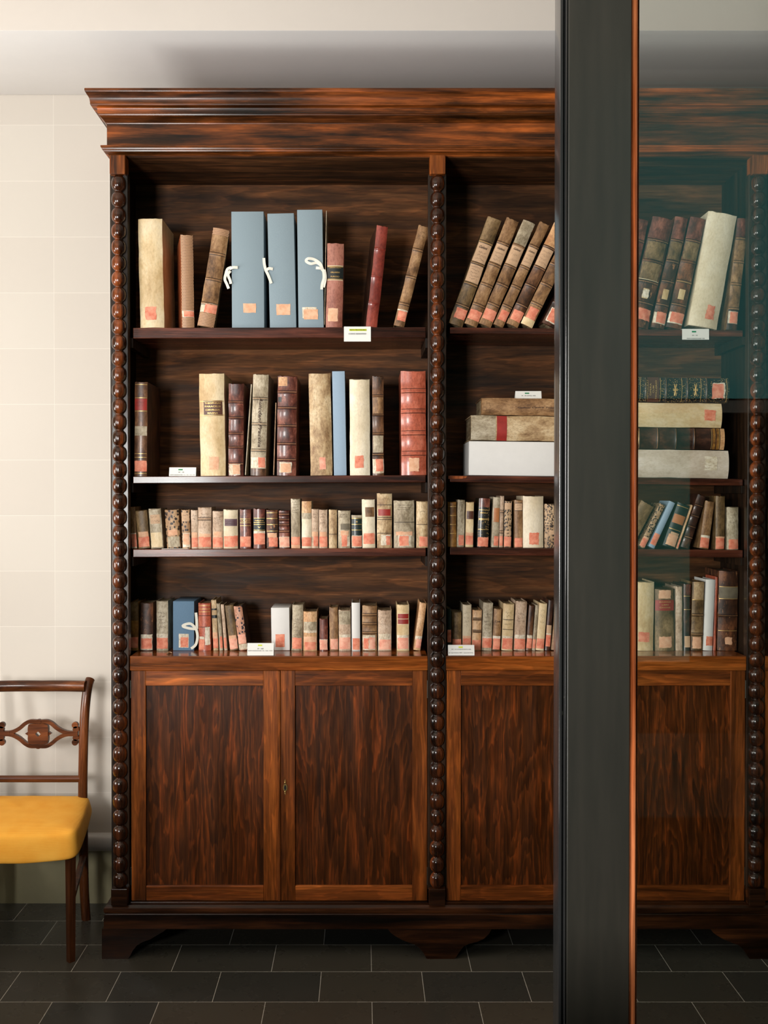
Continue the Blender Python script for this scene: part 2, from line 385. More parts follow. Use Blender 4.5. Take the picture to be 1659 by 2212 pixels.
struct(boxo('reflection_panel', 1.33, 2.4, -1.36, -1.32, 0.0, 1.93, M['darkwood']))  # unseen dark panel added to bound the reflection in the glass door
struct(boxo('low_reflection_panel', 0.2, 1.33, -1.36, -1.32, 0.0, 0.85, M['darkwood']))  # lower dark panel, added for the same reflection

# ------------------------------------------------------------------ the glazed door leaf in front
DY = 1.40
def black_paint():
    k = NT('black_painted_wood', 0.38, 0.1)
    f = k.noise(k.coords((40, 40, 4)), 1.0, 4, 0.6)
    c = k.ramp(f, [(0.3, C(36,35,30)), (0.7, C(46,43,37))])
    f2 = k.noise(k.coords((60, 60, 9), loc=(2, 3, 1)), 1.0, 5, 0.7)
    k.bump(f2, 0.06, 0.001)
    return k.color(c)
M['black'] = black_paint()
k = NT('black_edge_paint', 0.14, 0.3); f2 = k.noise(k.coords((50, 50, 7)), 1.0, 5, 0.8)
M['edge'] = k.color(k.mix(k.ramp(f2, [(0.70, BW0), (0.73, BW1)]), C(36,36,36), C(178,166,150)))
k = NT('door_glass', 0.02)
tr = k.n('BsdfTransparent'); tr.inputs[0].default_value = (0.90, 0.925, 0.91, 1)
gl = k.n('BsdfGlossy'); gl.inputs['Roughness'].default_value = 0.01; fr = k.n('Fresnel'); fr.inputs['IOR'].default_value = 1.52
ms = k.n('MixShader'); k.l(fr.outputs[0], ms.inputs[0]); k.l(tr.outputs[0], ms.inputs[1]); k.l(gl.outputs[0], ms.inputs[2])
k.l(ms.outputs[0], k.t.nodes['Material Output'].inputs['Surface']); M['glass'] = k.m
door = empty('door_1', (X(1208, DY), DY, 0)); struct(door, 'black painted glazed door leaf standing in front of the bookcase')
dx0, dx1, dx2 = 0, X(1226, DY)-X(1208, DY), X(1362, DY)-X(1208, DY)
DW, DH, DT = 0.96, 2.72, 0.038
bm = bmesh.new(); box(bm, dx1, dx2, 0.0, DT, 0.01, DH, 0.0012)
box(bm, DW-dx2, DW-dx1, 0.0, DT, 0.01, DH, 0.0012)
link('stile', bm, M['black'], door, smooth=False)
bm = bmesh.new(); box(bm, dx2, DW-dx2, 0.001, DT-0.001, 0.01, 0.26, 0.0012); box(bm, dx2, DW-dx2, 0.001, DT-0.001, DH-0.13, DH, 0.0012)
link('rail', bm, M['black'], door)
# stepped edge moulding on the hinge side
bm = bmesh.new()
prof = [(0, DT), (0, 0.004), (0.0006, 0.0005), (0.0018, 0), (0.0042, 0), (0.0050, 0.0035), (0.0068, 0.0045), (0.0078, 0.0010), (0.0092, -0.0002), (0.0104, 0.0008), (0.0110, 0.0022), (dx1+0.0005, 0.0022), (dx1+0.0005, DT)]
A = [bm.verts.new((x, y, 0.01)) for x, y in prof]; B = [bm.verts.new((x, y, DH)) for x, y in prof]
for i in range(len(prof)): bm.faces.new((A[i], A[(i+1) % len(prof)], B[(i+1) % len(prof)], B[i]))
bm.faces.new(A); bm.faces.new(B); bmesh.ops.recalc_face_normals(bm, faces=bm.faces)
link('edge_moulding', bm, M['edge'], door, ang=50)
def gbead(name, xa, xb):
    bm = bmesh.new(); w_ = xb-xa
    pr = [(0, 0.03), (0, 0.004), (0.1, 0.0015), (0.2, 0.0035), (0.28, 0.0), (0.42, -0.0035), (0.58, -0.0035), (0.7, 0.0), (0.78, 0.004), (0.86, 0.002), (0.95, 0.004), (1.0, 0.008), (1.0, 0.03)]
    A = [bm.verts.new((xa+u*w_, y, 0.26)) for u, y in pr]; B = [bm.verts.new((xa+u*w_, y, DH-0.13)) for u, y in pr]
    for i in range(len(pr)): bm.faces.new((A[i], A[(i+1) % len(pr)], B[(i+1) % len(pr)], B[i]))
    bm.faces.new(A); bm.faces.new(B); bmesh.ops.recalc_face_normals(bm, faces=bm.faces)
    o = link(name, bm, M['glazing'], door, ang=50); o['label'] = 'orange brown wooden glazing bead'
ge = X(1381, DY)-X(1208, DY)
gbead('glazing_bead', dx2, ge); gbead('glazing_bead', DW-dx2, DW-ge)
link('glass_pane', (lambda b: (box(b, ge-0.004, DW-ge+0.004, 0.014, 0.019, 0.24, DH-0.12), b)[1])(bmesh.new()), M['glass'], door, smooth=False)

# ------------------------------------------------------------------ the bookcase
FB = 3.30; BK = 3.60
XL = X(237, FB); CEN = [X(257, 3.29), X(944.5, 3.29), X(1637, 3.29)]
PITCH = (CEN[2]-CEN[0])/2; CEN.append(CEN[2]+PITCH); XR = CEN[3]+(CEN[0]-XL)
bc = empty('bookcase', ((XL+XR)/2, FB, 0)); OX = (XL+XR)/2
tag(bc, 'tall dark brown wooden bookcase with bobbin columns, open shelves and cupboard doors', 'bookcase')
ORG = (OX, FB, 0)
def part(name, x0, x1, y0, y1, z0, z1, m, bev=0.0015, zr=None, parent=None):
    return boxo(name, x0, x1, y0, y1, z0, z1, m, parent or bc, bev, zr, ORG)
def solve_o(px):                       # overhang that puts a moulding's left end at this pixel
    a = (px-AX)/FPX; return (-a*FB+XL)/(1-a)*-1 if False else (XL-a*FB)/(1-a)
def sweep(name, prof, m):              # (px, py) profile read at the left end, run round the three sides
    pts = []
    for px, py in prof:
        o = solve_o(px); pts.append((o, Z(py, FB-o)))
    bm = bmesh.new(); rings = []
    for cx, sx, yy in ((XL, -1, 'b'), (XL, -1, 'f'), (XR, 1, 'f'), (XR, 1, 'b')):
        rings.append([bm.verts.new((cx+sx*o-OX, (-o if yy == 'f' else WALL-0.03-FB), z)) for o, z in pts])
    n = len(pts)
    for A, B in zip(rings, rings[1:]):
        for i in range(n-1): bm.faces.new((A[i], B[i], B[i+1], A[i+1]))
    bm.faces.new([r[0] for r in rings]); bm.faces.new([r[-1] for r in rings][::-1])
    if n > 2: bm.faces.new(rings[0]); bm.faces.new(rings[-1][::-1])
    bmesh.ops.recalc_face_normals(bm, faces=bm.faces)
    return link(name, bm, m, bc, ang=28)
sweep('cornice', [(185,190),(184.5,193),(185.5,197),(187,199),(190,204),(193.5,209),(195.5,214),(196.5,219),(197,222),(196.6,224),(198,227),(203,229),(209,231),(211.5,233),(212.5,235),(213,244.5),(215,246),(216,249),(218,251),(223,256),(227,261),(229,264),(232,265.5),(233,268)], M['cornice'])
sweep('frieze', [(233,268),(233,313)], M['cornice'])
sweep('lower_moulding', [(233,313),(219,313.5),(219,317),(221,319),(222,322),(225,324),(226,327),(229,329),(233,331),(236,334),(238,338)], M['cornice'])
sweep('base_moulding', [(238,1951),(233,1953),(228,1955),(225,1959),(222,1962),(221,1967),(222,1971),(226,1974),(225,1976)], M['base'])
sweep('plinth', [(225,1976),(222,1977),(221.5,2007)], M['base'])
zTop, zBase = Z(338, FB), Z(1951, FB)
# carcass
part('side_panel', XL, XL+0.02, FB+0.012, WALL-0.03, zBase, zTop, M['inner'])
part('side_panel', XR-0.02, XR, FB+0.012, WALL-0.03, zBase, zTop, M['inner'])
part('back_panel', XL+0.02, XR-0.02, BK, BK+0.015, zBase, zTop, M['back'], 0)
part('top_board', XL+0.02, XR-0.02, FB+0.008, BK, zTop-0.001, zTop+0.03, M['back'], 0)
for i, cx in enumerate(CEN):
    l, r = (cx-X(257, FB)+X(240, FB), cx-X(257, FB)+X(276, FB)) if i == 0 else (cx-0.030, cx+0.030)
    if i == 3: l, r = cx-0.030, XR
    l = max(l, XL); 
    part('column_board', l, r, FB, FB+0.03, Z(1922, FB), Z(376, FB), M['column'], 0.002)
    # divider behind the column
    if 0 < i < 3: part('divider', cx-0.012, cx+0.012, FB+0.03, BK, zBase, zTop, M['inner'], 0.001)
    part('capital_block', cx-0.0255, cx+0.0255, FB-0.022, FB+0.03, Z(376, FB-0.02), zTop-0.002, M['frame'], 0.002)
    part('base_block', cx-0.027, cx+0.027, FB-0.022, FB+0.03, zBase, Z(1920, FB-0.02), M['base'], 0.002)
    # bobbin turning: one turned length, 45 beads
    z1, z0 = Z(378.5, FB-0.01), Z(1919, FB-0.01); n = 45; h = (z1-z0)/n; bm = bmesh.new(); prev = None
    rr = random.Random(3+i)
    for b_ in range(n):
        e = rr.uniform(-0.02, 0.02)
        R = 0.0238*(1+rr.uniform(-0.03, 0.03)); sq = 2.5+rr.uniform(-.1, .3)
        for k_ in range(13 if b_ == n-1 else 12):
            t = math.sin(PI/2*(-1+2*k_/12)); zz = z0+h*(b_+0.5+0.5*t)
            r_ = max(0.0125, R*(max(0, 1-abs(t)**sq))**0.40)
            ring = [bm.verts.new((cx-OX+r_*math.cos(2*PI*q/20), -0.004+r_*0.95*math.sin(2*PI*q/20), zz)) for q in range(20)]
            if prev:
                for q in range(20): bm.faces.new((prev[q], prev[(q+1) % 20], ring[(q+1) % 20], ring[q]))
            prev = ring
    link('bobbin_column', bm, M['bead'], bc, ang=80)
# bays: ledge, shelves, supports, doors
def bay(i): 
    a = CEN[i]+0.0195 if i else X(278, FB); return a, CEN[i+1]-0.0305+ (0 if i else 0)
SHELF = {}
SF = 3.335
rows = {0: [((287,708),(920,706.5),23), ((287,1029),(920,1026.5),15.5), ((287,1186.5),(920,1184),17.5)],
        1: [((972,707),(1605,713.5),13.5), ((972,1027),(1605,1035),14), ((972,1182.5),(1605,1188.5),16)],
        2: [((1664,712),(2300,712),14), ((1664,1032),(2300,1032),14), ((1664,1187),(2300,1187),16)]}
for b_ in range(3):
    a, e = CEN[b_]+0.030, CEN[b_+1]-0.030
    for r_, (p0, p1, th) in enumerate(rows[b_]):
        x0, zA = P(p0[0], p0[1], SF); x1, zB = P(p1[0], p1[1], SF)
        x0 = max(x0, a-0.002); x1 = min(x1, e+0.008)
        SHELF[(b_, r_)] = (x0, zA, x1, zB)
        t_ = th/FPX*SF
        part('shelf', x0, x1, SF, BK, zA-t_, zA, M['shelf'], 0.0022, zA-zB)
        for sx in (a-0.014, e-0.006):
            part('shelf_support', sx, sx+0.02, SF+0.004, BK, zA-t_-0.032-(zA-zB)/2, zA-t_-(zA-zB), M['inner'], 0.001)
ZL = Z(1417.5, FB)
xa_, za_ = P(968, 1028, SF-0.001); xb_, zb_ = P(1010, 1034, SF-0.001)
bm = bmesh.new(); prism(bm, [(xa_-OX, za_), (xb_-OX, za_-0.001), (xb_-OX-0.006, zb_+0.002), (xb_-OX-0.02, zb_), (xa_-OX, zb_-0.001)], SF-0.0008-FB, SF+0.001-FB)
wp = link('bare_wood_patch', bm, M['glazing'], bc, smooth=False); wp['label'] = 'bare orange wood patch on the shelf edge'
for b_ in range(3):
    a, e = CEN[b_]+(0.030), CEN[b_+1]-0.030
    if b_ == 0: a = X(279, FB)
    part('ledge', a, e, FB+0.003, BK, Z(1449, FB), ZL, M['ledge'], 0.0025)
    SHELF[(b_, 3)] = (a, ZL, e, ZL)
    zt, zb = Z(1450, FB), Z(1948.5, FB); W_ = e-a; dy = 0.010
    part('sill', a, e, FB+0.004, BK, zBase-0.002, Z(1949.5, FB), M['base'], 0.001)
    mid = a+W_*0.4985
    for s in (0, 1):
        d0, d1 = (a+0.002, mid-0.001) if s == 0 else (mid+0.006, e-0.001)
        sw = 0.049
        dr = empty('door', (((d0 if s == 0 else d1)-OX), dy, zb)); dr.parent = bc
        def dbox(name, x0, x1, y0, y1, z0, z1, m, bev=0.0015, par=None):
            bm = bmesh.new(); ox = (d0 if s == 0 else d1); box(bm, x0-ox, x1-ox, y0-dy, y1-dy, z0-zb, z1-zb, bev); return link(name, bm, m, par or dr, smooth=False)
        dbox('door_stile', d0, d0+sw, dy, dy+0.022, zb, zt, M['frame'])
        dbox('door_stile', d1-sw, d1, dy, dy+0.022, zb, zt, M['frame'])
        dbox('door_rail', d0+sw, d1-sw, dy+0.0006, dy+0.022, zt-0.050, zt, M['rail'])
        dbox('door_rail', d0+sw, d1-sw, dy+0.0006, dy+0.022, zb, zb+0.050, M['rail'])
        dbox('door_panel', d0+sw-0.004, d1-sw+0.004, dy+0.009, dy+0.018, zb+0.046, zt-0.046, M['panel'], 0.0)
        hx = d0-0.002 if s == 0 else d1-0.001
        for hz in (Z(1490, FB), Z(1895, FB)): dbox('hinge', hx, hx+0.003, dy-0.003, dy+0.004, hz-0.03, hz+0.03, M['steel'], 0.001)
        if s == 0: dbox('astragal', d1-0.002, d1+0.008, dy-0.006, dy+0.012, zb, zt, M['frame'], 0.003)
        if s == 1:                       # keyhole plate
            bm = bmesh.new(); kx = X(614.5, FB)-(X(604, FB)) + d0 - d1; kz = Z(1702, FB)-zb; t = 0.0
            out = [(0.0075*math.sin(q)*(1-0.15*math.cos(q)), 0.0125*math.cos(q)) for q in [2*PI*j/20 for j in range(20)]]
            prism(bm, [(kx+x, kz+z) for x, z in out], -0.0035, 0.001)
            for sg in (1, -1):
                for q_, rq in ((0.0155, 0.0035), (0.0205, 0.0024), (0.0245, 0.0016)):
                    m4 = Matrix.Translation((kx, -0.001, kz+sg*q_)); bmesh.ops.create_uvsphere(bm, u_segments=8, v_segments=6, radius=rq, matrix=m4)
            es = link('keyhole_plate', bm, M['brass'], dr)
            bm = bmesh.new(); prism(bm, [(kx+x*0.5, kz-0.001+z*0.62) for x, z in out], -0.0045, 0.0)
            link('keyhole', bm, M['hole'], dr)
part('bottom_board', XL+0.02, XR-0.02, FB+0.01, WALL-0.04, Z(2004, FB), zBase-0.003, M['inner'], 0)
# bracket feet
DF = FB-solve_o(221)
def foot(pts, name='foot'):
    bm = bmesh.new(); prism(bm, [(P(a, b, DF)[0]-OX, max(0.0, P(a, b, DF)[1])) for a, b in pts], DF-FB, DF-FB+0.03)
    o = link(name, bm, M['base'], bc, ang=40)
zf = 2006.5
foot([(220,zf),(360,zf),(352,2013),(340,2020),(325,2029),(308,2035),(296,2042),(287,2053),(281,2065),(276,2078),(220,2078)])
mf = [(838,zf),(1062,zf),(1056,2018),(1045,2028),(1030,2035),(1012,2039),(1001,2045),(992,2057),(985,2068),(981,2073),(979,2078),(924,2078),(921,2070),(917,2062),(909,2051),(899,2042),(885,2037),(868,2030),(852,2021),(843,2014)]
foot(mf); foot([(a+697, b) for a, b in mf])
part('foot', XL, XL+0.03, 3.45, WALL-0.04, 0, Z(2004, FB), M['base'])
part('foot', XL-0.02, XL+0.012, DF+0.028, DF+0.13, 0.0, Z(2007, DF), M['base'])
for cx in CEN[1:]: part('foot', cx-0.03, cx+0.03, 3.62, WALL-0.04, 0, Z(2004, FB), M['inner'])
part('foot', XR-0.10, XR+0.02, DF, DF+0.03, 0.0, Z(2007, DF), M['base'])

# ------------------------------------------------------------------ books
TXT = {}
def text_mesh(s, bold=0.0, shear=0.0):
    key = (s, bold, shear)
    if key not in TXT:
        cu = bpy.data.curves.new('t', 'FONT'); cu.body = s; cu.align_x = 'CENTER'; cu.align_y = 'CENTER'; cu.size = 1; cu.offset = bold; cu.shear = shear
        cu.resolution_u = 2; cu.fill_mode = 'FRONT'
        ob = bpy.data.objects.new('t', cu); me = bpy.data.meshes.new_from_object(ob)
        TXT[key] = ([v.co.copy() for v in me.vertices], [tuple(p.vertices) for p in me.polygons])
        bpy.data.objects.remove(ob); bpy.data.curves.remove(cu); bpy.data.meshes.remove(me)
    return TXT[key]
def put_text(bm, s, fn, width, height, bold=0.02, shear=0.0, rot=0, mi=0):
    """fn(a, b) maps plane coords in metres (a right, b up, from the text centre) to a point"""
    vs, fs = text_mesh(s, bold, shear)
    if not vs: return
    xs = [v.x for v in vs]; ys = [v.y for v in vs]; cx = (min(xs)+max(xs))/2; cy = (min(ys)+max(ys))/2
    sx = width/(max(xs)-min(xs)); sy = height/(max(ys)-min(ys)); nv = []
    for v in vs:
        a, b = (v.x-cx)*sx, (v.y-cy)*sy
        if rot: a, b = (b, -a) if rot > 0 else (-b, a)
        nv.append(bm.verts.new(fn(a, b)))
    for f in fs:
        try: bm.faces.new([nv[i] for i in f]).material_index = mi
        except ValueError: pass
ORD = 'first second third fourth fifth sixth seventh eighth ninth tenth eleventh twelfth thirteenth fourteenth fifteenth sixteenth seventeenth eighteenth nineteenth twentieth twenty-first twenty-second twenty-third twenty-fourth'.split()
TITLES = 'RKNUQAFGT'
def floats(s): return [float(x) for x in s.split(',')]
def build_book(root, T, H, D, mat, dec, seed, boxy=False, sidemat=None):
    rnd = random.Random(seed)
    tok = dec.split(); bands = []; labels = []; titles = []; rules = []; scr = []; txt = []
    for t in tok:
        k_, _, v = t.partition(':')
        if k_ == 'b': bands = [i/(int(v)+1)+0.02 for i in range(1, int(v)+1)] if '.' not in v else floats(v)
        elif k_ in ('P', 'p', 'W', 'O'): labels.append((k_, floats(v)))
        elif k_ in ('g', 'd', 'c'): rules += [(k_, x) for x in floats(v)]
        elif k_ == 's': scr.append(floats(v))
        elif k_ == 't': txt.append(v.split('|'))
        elif len(k_) == 1 and k_ in TITLES: titles.append((k_, floats(v)))
        elif k_ == 'M': titles.append((v.split('|')[0], floats(v.split('|')[1])))
    if bands and not boxy and mat not in ('salmon', 'red'):
        rules += [('w', b_) for b_ in bands]+[('d', b_-0.0042/H) for b_ in bands]+[('d', b_+0.0042/H) for b_ in bands]
    bulge = 0.0 if boxy else min(0.010, T*0.13)
    bt = 0.0032 if H > 0.25 else 0.0022
    wob = 0 if boxy or mat in ('white', 'sky') else 0.0007*(H/0.25)
    def band(v):
        s = 0
        for b_ in bands:
            q = (v-b_)*H/0.0035
            if abs(q) < 1.6: s = max(s, 0.0028*math.exp(-q*q*1.3))
        return s
    def wv(v): return (noise.noise((seed*1.7, v*7, 0.3))*wob*1.6)
    def Sf(u, v, off=0.0):
        bb = band(v)
        return Vector(((u-0.5)*(T+bb*0.25)+wv(v), -bulge*(1-abs(2*u-1)**2.4)-bb-off, v*H))
    # cover
    bm = bmesh.new()
    if boxy:
        box(bm, -T/2, T/2, 0, D, 0, H, 0.0012)
    else:
        vs = sorted(set([0, 1]+[i/10 for i in range(11)]+[min(1, max(0, b_+o/H)) for b_ in bands for o in (-0.005, -0.003, -0.0015, 0, 0.0015, 0.003, 0.005)]))
        NU = 8; rings = []
        for v in vs:
            z = v*H; w_ = wv(v); ex = 0.0006*rnd.uniform(-1, 1)*(1 if wob else 0)
            tip = rnd.uniform(-0.0015, 0.0015)*(1 if wob and v in (0, 1) else 0) if v == 1 else 0
            ring = [(-T/2+w_, D, z)]+[tuple(Sf(u/NU, v)) for u in range(NU+1)]+[(T/2+w_, D, z)]
            ring += [(T/2-bt+w_, D, z), (T/2-bt+w_, bt, z), (-T/2+bt+w_, bt, z), (-T/2+bt+w_, D, z)]
            if v == 1: ring = [(x, y, zz+(rnd.uniform(-0.0012, 0.0012) if wob else 0)-(0.002 if 2 < i < 9 else 0)*(1 if wob else 0)) for i, (x, y, zz) in enumerate(ring)]
            rings.append([bm.verts.new(p) for p in ring])
        n = len(rings[0])
        for A, B in zip(rings, rings[1:]):
            for i in range(n): bm.faces.new((A[i], A[(i+1) % n], B[(i+1) % n], B[i]))
        # caps as quads between the outer and inner skins
        for r_, fl in ((rings[0], 1), (rings[-1], 0)):
            o_ = r_[:NU+3]; inn = [r_[-1], r_[-2], r_[-3], r_[-4]]
            faces = [(o_[0], o_[1], inn[1], inn[0]), (o_[NU+1], o_[NU+2], inn[3], inn[2])]
            faces.append(tuple(o_[1:NU+2])+(inn[2], inn[1]))
            for f in faces: bm.faces.new(f)
        bmesh.ops.recalc_face_normals(bm, faces=bm.faces)
    mats = [M[mat]]
    if sidemat:
        mats.append(M[sidemat])
        for f in bm.faces:
            if abs(f.normal.x) > 0.9 or f.calc_center_median().y > 0.01: f.material_index = 1
    def patch(bm, u0, u1, v0, v1, off, mi, torn=0.0):
        nu = 6; nv = max(2, int((v1-v0)*H/0.006)); nv = min(nv, 16); g = []
        for j in range(nv+1):
            row = []
            for i in range(nu+1):
                u = u0+(u1-u0)*i/nu; v = v0+(v1-v0)*j/nv
                if torn and (i in (0, nu)): u += rnd.uniform(-torn, torn)
                if torn and (j in (0, nv)): v += rnd.uniform(-torn, torn)*T/H
                row.append(bm.verts.new(Sf(min(1, max(0, u)), v, off)))
            g.append(row)
        for j in range(nv):
            for i in range(nu): bm.faces.new((g[j][i], g[j][i+1], g[j+1][i+1], g[j+1][i])).material_index = mi
    if rules:                          # tooling is part of the cover's own surface
        kk = {'g': 'gold', 'd': 'dark', 'c': 'cream', 'w': 'crest'}
        for k_, v in rules:
            if M[kk[k_]] not in mats: mats.append(M[kk[k_]])
            hh = 0.0009/H; patch(bm, 0.02, 0.98, v-hh, v+hh, 0.0009, mats.index(M[kk[k_]]))
    link('box_body' if boxy else 'cover', bm, mats, root, ang=40 if boxy else 50)
    if not boxy:
        bm = bmesh.new(); box(bm, -T/2+bt, T/2-bt, bt, D-0.004, 0.003, H-0.004)
        link('page_block', bm, M['page'], root, smooth=False)
    if titles:
        for k_, (u0, u1, v0, v1) in titles:
            bm = bmesh.new(); patch(bm, u0, u1, v0, v1, 0.0006, 0)
            link('title_label' if k_ in TITLES else 'spine_panel', bm, M[k_], root)
    if labels:
        bm = bmesh.new(); ks = sorted({k_ for k_, _ in labels})
        for i, (k_, r4) in enumerate(labels): patch(bm, *r4, 0.0008+0.0004*i, ks.index(k_), 0.008 if boxy else 0.02)
        link('shelf_mark_label', bm, [M[q] for q in ks], root)
    if scr:
        bm = bmesh.new()
        for s4 in scr:
            v0, v1, nl = s4[:3]; vert = len(s4) > 3
            for j in range(int(nl)):
                vc = v0+(v1-v0)*(j+0.5)/nl; amp = (v1-v0)/nl*0.30
                ua = rnd.uniform(0.12, 0.25); ub = rnd.uniform(0.7, 0.9); m_ = max(8, int((ub-ua)*T/0.0012)); pts = []
                for q in range(m_): pts.append((ua+(ub-ua)*q/m_, vc+amp*rnd.uniform(-1, 1)))
                hw = 0.0004/H
                for (ua_, va_), (ub_, vb_) in zip(pts, pts[1:]):
                    if rnd.random() < 0.12: continue
                    p = [Sf(ua_, va_-hw, 0.0012), Sf(ub_, vb_-hw, 0.0012), Sf(ub_, vb_+hw, 0.0012), Sf(ua_, va_+hw, 0.0012)]
                    bm.faces.new([bm.verts.new(q_) for q_ in p])
        link('handwriting', bm, M['ink'], root, smooth=False)
    if txt:
        bm = bmesh.new()
        for t in txt:                  # text|u|v|width fraction|height m|ink|rot
            s = t[0].replace('_', ' '); u, v, wf, hm = [float(q) for q in t[1:5]]; rot = int(t[6]) if len(t) > 6 else 0
            mi = {'gold': 0, 'ink': 1, 'print': 2}[t[5]]
            wd = wf*T if not rot else wf*H
            put_text(bm, s, lambda a, b: Sf(u+a/T, v+b/H, 0.0016), wd, hm, 0.015, 0.3 if mi == 1 else 0, rot, mi)
        link('lettering', bm, [M['gold'], M['ink'], M['print']], root, smooth=False)

SHELFNAME = {0: 'top shelf', 1: 'second shelf', 2: 'third shelf', 3: 'ledge'}
BAYNAME = {0: 'left bay', 1: 'right bay', 2: 'far right bay'}
SEED = [100]
SPD = {0: 3.347, 1: 3.35, 2: 3.362, 3: 3.418}
def shelf_z(b_, r_, x):
    x0, z0, x1, z1 = SHELF[(b_, r_)]; return z0+(z1-z0)*(x-x0)/(x1-x0)
def standing(b_, r_, spec, where):
    cnt = 0
    for i, s in enumerate(spec):
        xb0, xb1, xt0, xt1, yt, mat, look, dec = s[:8]; opt = s[8] if len(s) > 8 else {}
        SEED[0] += 1; seed = SEED[0]
        d = opt.get('d', SPD[r_]); bx = X((xb0+xb1)/2, d, 1070); 
        bx = P((xb0+xb1)/2, opt.get('yb', {0: 706, 1: 1027, 2: 1184, 3: 1404}[r_]), d)[0]; tx, tz = P((xt0+xt1)/2, yt, d)
        zs = shelf_z(b_, r_, bx); a = math.atan2(tx-bx, tz-zs)
        wpx = ((xb1-xb0)+(xt1-xt0))/2; T = wpx/FPX*d*0.972
        lift = T/2*abs(math.sin(a)); H = (tz-zs-lift)/math.cos(a)
        D = opt.get('D', {0: 0.20, 1: 0.19, 2: 0.11, 3: 0.12}[r_])
        D = min(D, BK-d-0.02)
        cat = opt.get('cat', 'book')
        nm = {'book': 'book', 'box': 'archive_box'}[cat]
        o = empty(nm, (bx, d, zs+lift+(0.0008 if b_ == 1 and r_ < 3 else 0.0003)), (0, a, math.radians(opt.get('yaw', 0))))
        lab = opt.get('label') or f'{look}, {ORD[i+opt.get("off", 0)]} from {where[1]}'
        tag(o, lab, cat, where[0])
        build_book(o, T, H, D, mat, dec, seed, cat == 'box', opt.get('side'))
        if 'ties' in opt: opt['ties'](o, T, H)
SLOPE = (SHELF[(1, 1)][1]-SHELF[(1, 1)][3])/(SHELF[(1, 1)][2]-SHELF[(1, 1)][0])
XREF = [0]
def lying(x0, x1, yt, yb, d, D, mat, label, dec, zbase, cat='book', grp=None, side=None):
    SEED[0] += 1
    xa, xb = X(x0, d), X(x1, d); T = Z(yt, d)-Z(yb, d)
    o = empty({'book': 'book', 'box': 'archive_box'}[cat], (xb, d, zbase+SLOPE*(XREF[0]-xb)+T/2+0.0003), (0, -PI/2+SLOPE, 0)); tag(o, label, cat, grp)
    build_book(o, T*0.968, xb-xa, D, mat, dec, SEED[0], cat == 'box', side)
    return zbase+T

# cotton ties of the blue boxes: coordinates in the box's own frame, metres
def mk_tie(paths, wd=0.009):
    def f(o, T, H):
        bm = bmesh.new()
        for pth in paths: strip(bm, pth, wd, 0.0009)
        link('ribbon_tie', bm, M['tape'], o, smooth=False)
    return f
u_ = 1/FPX*3.347            # metres per pixel at that plane
def rel(pts, cx, yb, y=-0.003): return [((px-cx)*u_, y-0.002*(k % 2), (yb-py)*u_) for k, (px, py) in enumerate(pts)]
tie1 = mk_tie([rel([(500,576),(492,580),(488,590),(486,602),(490,612),(494,622)], 535, 706, -0.004), rel([(498,584),(493,592),(497,604),(499,612)], 535, 706, -0.006), rel([(496,580),(504,577),(514,577)], 535, 706, -0.007)])
tie2 = mk_tie([rel([(577,584),(583,579),(592,580)], 611, 706), rel([(577,583),(582,594),(588,611)], 611, 706, -0.005), rel([(577,584),(574,570),(573,556)], 611, 706, -0.004)])
tie3 = mk_tie([rel([(697,584),(693,570),(680,560),(667,558),(662,563),(672,569),(685,567),(694,574),(699,586)], 671, 706), rel([(698,580),(690,579),(683,578)], 671, 706, -0.005), rel([(699,582),(700,600),(696,614),(695,625)], 671, 706, -0.006), rel([(701,582),(703,600),(699,620)], 671, 706, -0.0045)])
tie4 = mk_tie([rel([(424,1320),(426,1340),(426,1356)], 396.5, 1404, -0.002), rel([(425,1356),(412,1344),(395,1349),(408,1354),(424,1356)], 396.5, 1404, -0.004), rel([(425,1356),(428,1372),(424,1390),(414,1399)], 396.5, 1404, -0.005)], 0.009)

G11 = 'books on the top shelf of the left bay'
standing(0, 0, [
 (304,354,296,352,473,'vel','tall cream vellum box-like book','P:.24,.70,.07,.19'),
 (393,420,390,417,508,'snake','snakeskin textured brown book','W:.02,.98,.115,.185 P:.15,.98,.118,.18',dict(yaw=14,side='orange')),
 (426,462,461,497,494,'tan','leaning mottled tan book with snakeskin ends','b:.23,.48,.74 W:.0,1,.14,.235 P:.25,1,.14,.225 M:snake|0,1,.0,.13 M:snake|0,1,.93,1',dict(yaw=8)),
 (500,572,499,570,457,'blue','blue-grey archive box tied with white tape','O:.35,.75,.13,.21',dict(cat='box',ties=tie1)),
 (583,640,576,636,461,'blue','blue-grey archive box, middle of three','O:.26,.79,.11,.205',dict(cat='box',ties=tie2)),
 (644,700,641,697,453,'blue','blue-grey archive box with looped white tie','W:.16,.72,.08,.175 O:.22,.78,.07,.155',dict(cat='box',ties=tie3)),
 (704,739,706,744,526,'pinkbr','pinkish brown book with black title','K:0,1,.565,.725 c:.56,.73 g:.572,.718 t:LODOVICO_ARIOSTO|.5,.705|.7|.0028|gold t:ORLANDO|.5|.65|.55|.0048|gold t:FURIOSO|.5|.60|.52|.0048|gold O:.12,.72,.07,.225'.replace('|.5,.705|','|.5|.705|'),dict(D=.15)),
 (790,815,814,839,488,'red','glossy red leather book leaning right','b:.24,.50,.77',dict(side='dbrown',yaw=6)),
 (849,874,905,927,489,'tan','thin leaning tan vellum book','b:.22,.49,.76 P:.15,.95,.055,.15 W:0,1,.15,.165 s:.88,.95,2',dict(D=.16)),
], (G11, "left on left bay's top shelf"))
